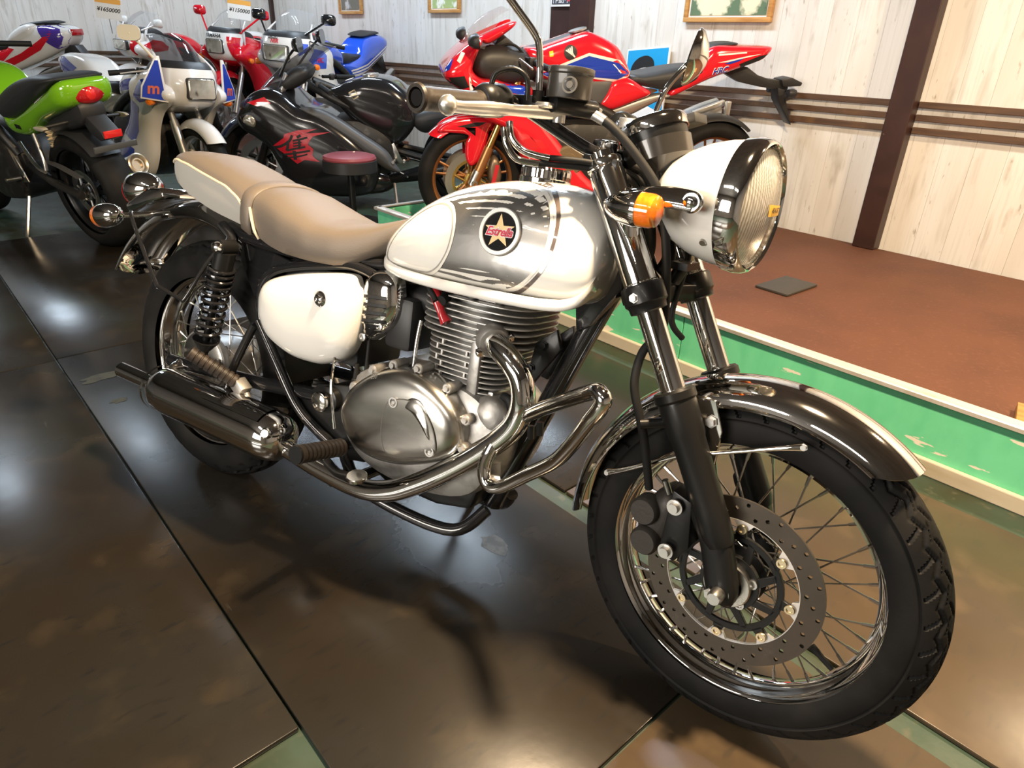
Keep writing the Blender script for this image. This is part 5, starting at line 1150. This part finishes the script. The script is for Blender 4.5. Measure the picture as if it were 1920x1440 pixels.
b.pil('belly_pan', [(1.20, .16), (1.10, .30), (.80, .30), (.58, .28), (.50, .20), (.60, .12), (.95, .10)], [(.75, .19), (1.05, .19)], .10, .21, BLACK)
b.p('silencer', MB().tube([(.55, .13, .22), (.25, .19, .30), (-.05, .21, .38), (-.25, .21, .44)], [.03, .055, .065, .05], 20), SATIN)
b.p('side_stand', MB().tube([(.52, .12, .25), (.49, .22, .06), (.49, .24, .012)], .012, 8), STEEL)
gl = b.p('gear_lever', MB().tube([(.50, .17, .30), (.42, .19, .27)], .005, 8).tube([(.43, .17, .26), (.40, .24, .27)], .006, 8), STEEL)
b.p('side_bolt', MB().lathe([(0, .014), (.01, .014), (.012, .009), (.006, .008), (.006, 0)], (.43, .165, .36), (0, 1, 0), 20), STEEL)
# brushed character, red field then black strokes
def kz(u, v):      # drawn in a 1920 x 1371 field -> fairing (x, z)
    return (1.316 - (u - 170) / 1460 * .405, .585 - (v - 250) / 900 * .225)
field = [(170, 745), (470, 520), (500, 420), (850, 310), (1310, 265), (1000, 390), (1640, 345), (1200, 455), (1110, 570), (1050, 680), (1170, 790), (1130, 960), (1180, 1040), (1300, 1140), (920, 1095), (720, 1215), (560, 1060), (440, 960), (240, 800)]
b.decal(fo_, fob, [kz(*q) for q in field], mat('character_red', (.42, .010, .022), .3, 0, .8), 1, .003, 3, 'character_field')
for pth, w_ in (([(690, 440), (600, 600), (380, 740), (200, 785)], .017), ([(570, 600), (540, 760), (500, 860)], .019), ([(900, 440), (800, 500)], .018), ([(690, 590), (860, 550), (1060, 490)], .013), ([(850, 560), (830, 800)], .017), ([(690, 660), (900, 620)], .010), ([(680, 735), (890, 690)], .010), ([(520, 850), (760, 790), (980, 740)], .013), ([(400, 975), (700, 920), (1090, 840)], .013), ([(690, 860), (690, 1100)], .024), ([(480, 1050), (760, 1010), (1010, 940)], .010)):
    v, t = stroke([kz(*q) for q in pth], w_, 4); obj('character_stroke', project(v, t, fob, .005, 1), INK, fo_, smooth=0)

# --- lime green naked bike seen from behind
b = Bike('lime green and black street bike seen from behind with round red tail lamp', pose(-4.40, .88, -.012, -164, 6))
b.common()
b.wheel('rear', (0, 0, .32), .32, .092, .225, SATIN, 5, (.12, STEEL), dual=False); b.wheel('front', (1.45, 0, .30), .30, .062, .222, SATIN, 5, (.15, STEEL))
b.fork(1.45, .30, (1.20, .92), SATIN, FORKS, .1, .4); b.p('front_fender', fender(1.45, .30, .33, .07, .05, 50, 140, 30, 12), BLACK, smooth=60)
o, ob = b.pil('tail_cowl', [(.46, .74), (.36, .70), (.22, .735), (.09, .79), (-.08, .85), (-.22, .905), (-.26, .870), (-.225, .79), (-.10, .745), (.06, .70), (.20, .63), (.30, .60), (.42, .61), (.49, .68)], [(-.14, .83), (.1, .745), (.38, .66)], .075, .150, GREENP, label='lime green tail')
b.decal(o, ob, [(.02, .80), (-.06, .835), (-.15, .872), (-.14, .862), (-.05, .815), (.03, .785)], WHITE)
b.text(o, ob, '900', (.30, .655), .032, INK, 1, R_(-5), .2, .003, bold=.002)
b.pil('seat', [(.50, .70), (.47, .78), (.36, .835), (.20, .885), (.02, .915), (-.14, .920), (-.20, .905), (-.08, .855), (.07, .785), (.20, .73), (.34, .685), (.44, .67)], [(.36, .75), (.18, .815), (-.05, .885)], .085, .160, SEATB, n=7)
tl = b.p('tail_lamp', MB().lathe([(-.03, .0), (-.028, .03), (-.015, .058), (0, .065), (.03, .065)], (-.235, 0, .835), (1, 0, .05), 36).xf(Matrix.Translation((0, 0, .835)) @ Matrix.Scale(.78, 4, (0, 0, 1)) @ Matrix.Scale(1.3, 4, (0, 1, 0)) @ Matrix.Translation((0, 0, -.835))), REDLENS)
obj('lamp_core', MB().lathe([(-.034, .0), (-.032, .02), (-.025, .03)], (-.235, 0, .835), (1, 0, .05), 20, cap=False), mat('bright_red_lens', (.7, .02, .02), .2, 0, 1), tl)
b.p('undertail', MB().pillow([(-.20, .80), (-.24, .77), (-.22, .70), (-.10, .66), (.1, .62), (.2, .66), (.0, .73)], [(-.1, .72), (.08, .68)], .04, .08, 4, 3, 3), PLASTIC)
ph = b.p('plate_hanger', MB().prism([(-.18, .72), (-.24, .73), (-.33, .66), (-.345, .63), (-.30, .615), (-.22, .65)], -.05, .05), PLASTIC, bevel=.006)
obj('plate_board', MB().box((-.335, 0, .585), (.012, .23, .03), Matrix.Rotation(R_(-15), 3, 'Y')), GREY, ph, bevel=.002)
obj('red_reflector', MB().box((-.345, .0, .648), (.010, .095, .036), Matrix.Rotation(R_(-10), 3, 'Y')), mat('reflector_red', (.65, .02, .02), .2, 0, 1, emis=None), ph, bevel=.003)
for sd in (-1, 1):
    s_ = b.p('rear_signal', MB().pillow([(-.15, .69), (-.12, .70), (-.06, .70), (-.035, .69), (-.06, .678), (-.12, .678)], [(-.12, .689), (-.07, .689)], .215, .228, 3, 3, 3, both=False, yb=.205).xf(Matrix.Scale(sd, 4, (0, 1, 0))), mat('clear_signal', (.55, .48, .36), .15, .2, 1.))
    obj('signal_stalk', MB().tube([(-.10, sd * .07, .70), (-.09, sd * .21, .69)], .008, 8), PLASTIC, s_)
b.p('rear_hugger', fender(0, .32, .34, .085, .03, 65, 140, 20, 10), PLASTIC, smooth=60)
b.p('shock_spring', MB().tube([(.12 + .004 * math.cos(i * .7), .07 + .03 * math.cos(i * .7), .56 + .004 * i * .5 + .03 * math.sin(i * .7) * 0) for i in range(40)], .007, 6, 1), mat('spring_cream', (.55, .45, .28), .4, .4))
si = b.p('silencer', MB().tube([(.42, -.16, .28), (.2, -.21, .33), (-.04, -.235, .405)], [.03, .055, .058], 24), STEEL)
obj('silencer_tip', MB().lathe([(0, .06), (.02, .062), (.024, .055), (.018, .040), (.012, .036), (.012, .028), (-.03, .026), (-.03, 0)], (-.05, -.236, .408), (-.93, -.1, .28), 32), mat('pale_tip', (.66, .56, .42), .3, .9), si)
b.p('passenger_hanger', MB().tube([(.22, .12, .62), (.17, .14, .50), (.165, .15, .44)], .011, 10).tube([(.42, .12, .56), (.28, .14, .45), (.18, .15, .43)], .010, 10), STEEL)
b.p('chain_guard', MB().loft([[(x, y, .425 + .05 * math.sin((x + .05) * 5)) for y in (.085, .125)] for x in (-.08, 0, .1, .2, .3)], cap=False, closed=False), GREY)
b.p('side_stand', MB().tube([(.60, .1, .25), (.56, .20, .06), (.56, .22, .012)], .012, 8), STEEL)
o, ob = b.pil('fuel_tank', [(.50, .76), (.56, .86), (.70, .93), (.90, .94), (1.04, .90), (1.06, .82), (.90, .76), (.65, .73)], [(.66, .83), (.92, .85)], .06, .15, GREENP)
b.controls(1.10, 1.02, .38, .08, .10); b.p('headlamp', MB().lathe([(-.1, 0), (-.09, .05), (-.03, .085), (0, .09), (.02, .07), (.025, 0)], (1.36, 0, .93), (1, 0, 0), 32), BLACK)
# --- half-faired sports bikes of an older shape
def cowl_ring(x, zc, hz, hy, n=32, e=2.8):
    return [(x, hy * math.copysign(abs(math.cos(a)) ** (2 / e), math.cos(a)), zc + hz * math.copysign(abs(math.sin(a)) ** (2 / e), math.sin(a))) for a in [2 * math.pi * j / n for j in range(n)]]
def old_sport(label, m, c, tank=True):
    b = Bike(label, m); wb = 1.38
    b.common()
    b.wheel('rear', (0, 0, .31), .31, .072, .222, c.get('rim', STEEL), 6, (.11, STEEL), dual=False); b.wheel('front', (wb, 0, .295), .295, .052, .220, c.get('rim', STEEL), 6, (.14, STEEL))
    b.fork(wb, .295, (1.12, .90), FORKS, FORKS, .09, .5)
    ff = b.p('front_fender', fender(wb, .295, .328, .064, .06, 38, 118, 36, 12), c['fender'], smooth=60)
    cw = MB().loft([cowl_ring(*q) for q in cr([(1.385, .79, .07, .13), (1.36, .79, .10, .165), (1.30, .79, .125, .195), (1.22, .785, .14, .215), (1.12, .77, .14, .230), (1.02, .75, .13, .235)], 3)])
    b.p('upper_cowl', cw, c['cowlm'], smooth=60, label=c.get('cowll'))
    lz0 = c.get('lamp', (.085, .056, .815))[2]; F = c.get('face', 1.)
    def face(rows):
        rg = []
        for z, xc, hw, sw in cr(rows, 3):
            o_ = [(xc - sw * abs(t / 12) ** 3.2, hw * F * t / 12, z) for t in range(-12, 13)]
            rg.append(o_ + [(p[0] - .008, p[1] * .985, p[2]) for p in o_[::-1]])
        return MB().loft(rg)
    sh = face([(lz0 - .11, 1.412, .150, .10), (lz0 - .075, 1.455, .170, .12), (lz0, 1.478, .185, .14), (lz0 + .055, 1.473, .188, .15), (lz0 + .112, 1.448, .185, .15)])
    co = b.p('nose_shield', sh, c['facem'], smooth=60); cb = sh.bvh()
    b.p('screen_base', face([(lz0 + .111, 1.446, .183, .148), (lz0 + .135, 1.425, .178, .148), (lz0 + .155, 1.398, .168, .14)]), PLASTIC, smooth=60)
    for sd in (-1, 1):
        b.p('cowl_pillar', MB().tube([(1.30, sd * .190 * F, lz0 + .02), (1.305, sd * .188 * F, lz0 + .09), (1.27, sd * .165 * F, lz0 + .15), (1.20, sd * .14 * F, lz0 + .21)], [.012, .022, .016, .008], 10, flat=.6), c['facem'], smooth=60)
    lw, lh, lz = c.get('lamp', (.085, .056, .815)); rc = []
    for k in range(4):
        for j in range(4):
            a = R_(90 * k + 30 * j); rc.append(((lw - .018) * (1 if k in (0, 3) else -1) + .018 * math.cos(a), lz + (lh - .018) * (1 if k in (0, 1) else -1) + .018 * math.sin(a)))
    lx = c.get('lampx', 1.481)
    la = b.p('headlamp', MB().loft([[(lx - .06, y, z) for y, z in rc], [(lx, y, z) for y, z in rc], [(lx + .006, y * .93, lz + (z - lz) * .93) for y, z in rc]]), LAMPG, smooth=40)
    obj('lamp_surround', MB().loft([[(lx - .055, y * 1.05, lz + (z - lz) * 1.07) for y, z in rc], [(lx - .001, y * 1.05, lz + (z - lz) * 1.07) for y, z in rc], [(lx - .001, y * 1.01, lz + (z - lz) * 1.02) for y, z in rc]], cap=False), PLASTIC, la)
    b.screen((1.395, lz0 + .155, .165 * F, .14), (1.19, lz0 + .31, .11 * F, .10), c.get('screenm', SMOKE))
    b.p('cockpit', MB().pillow([(1.36, .86), (1.30, .935), (1.15, .95), (1.06, .90), (1.10, .82)], [(1.18, .89), (1.26, .88)], .08, .15, 3, 3, 3), PLASTIC)
    side = [(1.42, .73), (1.40, .80), (1.25, .86), (1.05, .84), (.97, .76), (.90, .60), (.72, .44), (.62, .30), (.74, .21), (1.0, .22), (1.13, .36), (1.19, .53), (1.28, .65)]
    lo, lb, ro, rb = b.sides('side_fairing', side, [(1.26, .76), (1.10, .60), (.86, .34)], .165, .240, c['sidem'], n=6)
    for sd, oo, bb in ((1, lo, lb), (-1, ro, rb)):
        for poly, mm in c.get('sidedec', []): b.decal(oo, bb, poly, mm, sd, .003, 2)
        for tx, cc_, sz, mm, an in c.get('sidetext', []): b.text(oo, bb, tx, cc_, sz, mm, sd, an, .2, .005, bold=.001)
        sg = b.p('turn_signal', MB().lathe([(-.03, .0), (-.028, .018), (0, .024), (.02, .02), (.026, 0)], (1.33, sd * .262, .715), (.55, sd * .83, 0), 20), ORANGE)
    for poly, mm, of in c.get('front', []): b.decal(co, cb, poly, mm, 1, of + .002, 4, plane='x')
    for tx, cc_, sz, mm in c.get('fronttext', []): b.text(co, cb, tx, cc_, sz, mm, 1, 0, .1, .005, 0, 'x', .0012)
    if c.get('mirror'):
        for sd in (-1, 1): b.mirror(c['mirror'][0][:1] + (sd * c['mirror'][0][1],) + c['mirror'][0][2:], (-1, 0, .05), c['mirror'][1], [(1.33, sd * .17, .93)], (.062, .04))
    b.controls(1.10, .89, .33, .1, .08)
    tmb = MB().loft([tank_ring(q[0] * .92 + .03, q[1] * .98 + .03, q[2] * .98 + .03, q[3] * 1.05) for q in stn])
    to = b.p('fuel_tank', tmb, c['tankm'], smooth=60); tbv = tmb.bvh()
    for poly, mm in c.get('tankdec', []):
        for sd in (1, -1): b.decal(to, tbv, poly, mm, sd, .002, 2)
    b.pil('rider_seat', [(.62, .77), (.56, .80), (.44, .785), (.32, .79), (.24, .82), (.20, .80), (.28, .74), (.5, .71), (.6, .72)], [(.32, .775), (.52, .76)], .07, .115, SEATB)
    ta, tab = b.pil('tail_unit', [(.34, .775), (.27, .86), (.15, .93), (.0, .955), (-.14, .955), (-.24, .93), (-.255, .88), (-.20, .80), (-.05, .72), (.15, .64), (.35, .575), (.50, .60), (.60, .70), (.5, .73)], [(.38, .67), (.12, .79), (-.12, .87)], .055, .145, c['tailm'], n=8, label=c.get('taill'))
    for poly, mm in c.get('taildec', []):
        for sd in (1, -1): b.decal(ta, tab, poly, mm, sd, .0025 if mm is not WHITE else .0035, 2)
    if c.get('pad'): b.pil('tail_pad', [(.20, .935), (.10, .965), (-.06, .985), (-.14, .972), (-.06, .955), (.10, .935)], [(.1, .955), (-.06, .97)], .05, .10, SEATB)
    b.p('silencer', MB().tube([(.60, .14, .30), (.3, .17, .42), (.0, .18, .55), (-.22, .18, .64)], [.025, .045, .05, .035], 18), c.get('exm', STEEL))
    b.p('tail_lamp', MB().box((-.25, 0, .90), (.03, .16, .05)), REDLENS, bevel=.008)
    b.p('rear_mudguard', MB().prism([(-.16, .80), (-.24, .80), (-.36, .62), (-.34, .60), (-.12, .72)], -.06, .06), PLASTIC, bevel=.004)
    return b
BR = mat('bright_blue_paint', (.02, .09, .62), .16, 0, 1.)
# white and blue bike with the small m marks
mcfg = dict(facem=WHITE, fender=WHITE, cowlm=WHITE, sidem=WHITE, tankm=WHITE, tailm=WHITE, rim=FORKS, screenm=SMOKE, lamp=(.088, .060, .80),
    cowl=[(1.470, .80, .085, .120), (1.462, .80, .105, .145), (1.43, .805, .125, .165), (1.36, .805, .145, .185), (1.25, .79, .155, .20), (1.12, .78, .15, .21), (1.02, .76, .13, .21)], 
    sidedec=[([(1.30, .82), (1.20, .84), (1.08, .82), (1.03, .74), (1.15, .70), (1.28, .72)], BLUE), ([(1.12, .67), (1.00, .72), (.93, .60), (.85, .50), (1.0, .44), (1.08, .52)], BLUE), ([(.98, .40), (.82, .45), (.70, .36), (.75, .27), (.92, .27)], BLUE)],
    taildec=[([(.1, .86), (-.1, .93), (-.22, .92), (-.2, .86), (-.05, .80)], BLUE), ([(.45, .66), (.2, .72), (.1, .70), (.35, .60)], BLUE)], tankdec=[([(.70, .74), (.85, .76), (.98, .80), (.98, .84), (.80, .82), (.68, .78)], BLUE)], mirror=None)
b = old_sport('white and blue sports bike with small red m marks facing the camera', pose(-6.18, 1.30, -.012, 11, 3), mcfg)
b.mirror((1.33, -.33, 1.09), (.25, -.35, .05), mat('cream_mirror', (.72, .66, .52), .35), [(1.36, -.19, .93), (1.35, -.26, 1.01)], (.068, .042))
for sd in (-1, 1):       # blue side wings with the m mark
    W_ = MB().prism([(0, 0), (.17, .02), (.155, .10), (.045, .29), (.02, .29)], -.006, .006)
    MM = Matrix.Translation((1.400, sd * .185, .715)) @ Matrix.Scale(.90, 4) @ Matrix.Rotation(R_(-62 * sd), 4, 'Z') @ Matrix.Rotation(R_(180 if sd > 0 else 180), 4, 'Z') @ Matrix.Rotation(R_(0), 4, 'X')
    wi = obj('cowl_wing', W_, WHITE, b.r, MM, bevel=.003)
    f_ = sd
    obj('wing_panel', MB().prism([(.014, .012), (.158, .030), (.145, .095), (.05, .262), (.03, .262)], -.008, .008), BLUE, wi, smooth=0)
    v, t = text_tris('m', .10, .15, .003)
    obj('mark', MB().add([(.085 + (-x), .0095, .085 + y) for x, y in v] + [(.085 + (x), -.0095, .085 + y) for x, y in v], t + [tuple(i + len(v) for i in q) for q in t]), mat('mark_orange_red', (.62, .12, .06), .4), wi, smooth=0)
# red and white bike
ycfg = dict(facem=WHITE, fender=RED, cowlm=RED, sidem=RED, tankm=RED, tailm=RED, screenm=CLEAR, lamp=(.080, .055, .815), mirror=((1.20, .33, 1.09), RED), cowll='red and white nose fairing',
    front=[([(.105, .90), (.178, .895), (.178, .72), (.13, .72)], RED, .001), ([(-.165, .90), (-.178, .895), (-.178, .78)], RED, .001)], fronttext=[('YAMAHA', (-.02, .898), .040, INK)],
    sidedec=[([(1.05, .84), (.99, .80), (.95, .68), (1.0, .70)], WHITE)])
old_sport('red and white sports bike with rectangular headlamp, second of the far row', pose(-7.59, 3.72, .191, -58, 3), ycfg)
# white and blue bike with red lettering
ncfg = dict(facem=WHITE, face=1.15, fender=WHITE, cowlm=WHITE, sidem=WHITE, tankm=BR, tailm=BR, screenm=CLEAR, lamp=(.105, .055, .795), mirror=((1.20, .31, 1.05), BLACK), pad=True,
    cowl=[(1.475, .80, .075, .120), (1.466, .80, .105, .158), (1.43, .805, .130, .185), (1.36, .80, .155, .21), (1.25, .785, .165, .23), (1.12, .77, .155, .24), (1.02, .75, .13, .24)],
    fronttext=[('HONDA', (-.03, .898), .022, INK), ('NSR', (-.01, .877), .038, mat('letter_red', (.6, .03, .05), .4))],
    front=[([(-.205, .87), (-.14, .878), (-.150, .76), (-.20, .74)], BR, .001), ([(.205, .87), (.16, .878), (.165, .76), (.20, .74)], BR, .001)],
    sidedec=[([(1.38, .76), (1.28, .84), (1.10, .82), (1.15, .70), (1.28, .70)], BR), ([(.95, .58), (1.05, .56), (1.10, .42), (.90, .30), (.75, .36)], BR)], sidetext=[('HRC', (1.24, .76), .05, RED, 0)],
    taildec=[([(.48, .625), (.20, .665), (-.02, .75), (-.18, .83), (-.19, .815), (-.03, .735), (.19, .65), (.46, .605)], WHITE), ([(.50, .645), (.22, .69), (0, .772), (-.2, .86), (-.21, .848), (-.01, .76), (.21, .676), (.49, .632)], WHITE), ([(.52, .665), (.24, .712), (.02, .795), (-.23, .895), (-.24, .882), (.01, .783), (.23, .70), (.51, .652)], WHITE)])
old_sport('blue and white sports bike with red lettering above its headlamp, beside the wall', pose(-6.34, 3.72, .191, -58, 3), ncfg)
# white, red and yellow bike
wcfg = dict(facem=WHITE, fender=WHITE, cowlm=WHITE, sidem=WHITE, tankm=RED, tailm=WHITE, screenm=CLEAR, lamp=(.105, .042, .790), mirror=((1.22, .30, 1.00), WHITE),
    front=[([(-.13, .84), (-.12, .872), (-.07, .872), (-.08, .84)], YELLOW, .001), ([(.13, .84), (.12, .872), (.07, .872), (.08, .84)], YELLOW, .001), ([(-.17, .86), (-.13, .84), (-.11, .76), (-.13, .70), (-.17, .76)], RED, .001), ([(.17, .86), (.13, .84), (.11, .76), (.13, .70), (.17, .76)], RED, .001)],
    sidedec=[([(1.36, .80), (1.25, .85), (1.08, .83), (1.12, .76), (1.28, .74)], RED)], tankdec=[])
old_sport('white bike with red and yellow nose and narrow headlamp behind the m bike', pose(-8.62, 3.50, .191, -75, 3), wcfg)
# white, red and purple bike at the far left, its tail towards the camera side
tcfg = dict(facem=WHITE, fender=WHITE, cowlm=WHITE, sidem=WHITE, tankm=WHITE, tailm=WHITE, taill='white, red and purple tail', mirror=((1.22, .32, 1.05), BLACK), pad=True, exm=mat('dull_silencer', (.14, .12, .10), .45, .6),
    tankdec=[([(.66, .86), (.74, .885), (.95, .90), (1.0, .82), (.85, .78), (.70, .78)], RED)],
    taildec=[([(.02, .955), (-.14, .955), (-.24, .93), (-.255, .88), (-.20, .80), (-.12, .77), (-.04, .83), (.0, .90)], PURPLE), ([(.50, .73), (.58, .70), (.50, .62), (.40, .65), (.20, .73), (.02, .83), (-.14, .93), (-.08, .85), (.02, .76), (.2, .675), (.38, .60), (.5, .61), (.38, .66), (.25, .76), (.33, .775)], RED)])
b5 = old_sport('white, red and purple sports bike at the far left edge, tail to the right', pose(-7.65, 1.42, .18, -134, 3), tcfg)
# white seat cowl on its tail
b5.pil('seat_cowl', [(.345, .79), (.28, .875), (.16, .945), (.05, .965), (.02, .93), (.06, .86), (.16, .80), (.26, .775)], [(.22, .85), (.12, .90)], .06, .150, WHITE)
# low stand pad beneath that bike
o = obj('stand_board', MB().box((0, 0, .09), (2.1, .5, .178)), SHEET, None, pose(-8.15, .90, 0, -134), bevel=.004); tag(o, 'low dark board under the far-left white and purple bike', 'board')

# price cards hung on the far row
def card(loc, rz, txt, lab):
    r = empty('price_card', Matrix.Translation(loc) @ Matrix.Rotation(R_(rz), 4, 'Z') @ Matrix.Rotation(R_(6), 4, 'Y')); tag(r, lab, 'price card', 'price cards on the far row')
    obj('card', MB().box((0, 0, 0), (.19, .003, .115)), PAPER, r, smooth=0)
    obj('header', MB().box((0, -.0005, .075), (.19, .003, .036)), mat('card_orange', (.85, .42, .08), .6), r, smooth=0)
    v, t = text_tris(txt, .042, .25, .001); obj('price', MB().add([(x, -.0022, y + .01) for x, y in v], t), INK, r, smooth=0)
    obj('clip', MB().tube([(0, 0, -.055), (.01, .01, -.16)], .004, 6), STEEL, r)
    return r
card((-6.90, 1.72, 1.24), 62, '¥1650000', 'white price card with orange header on the yellow-nosed bike')
card((-6.63, 2.70, 1.28), 62, '¥1150000', 'white price card with orange header on the red bike')
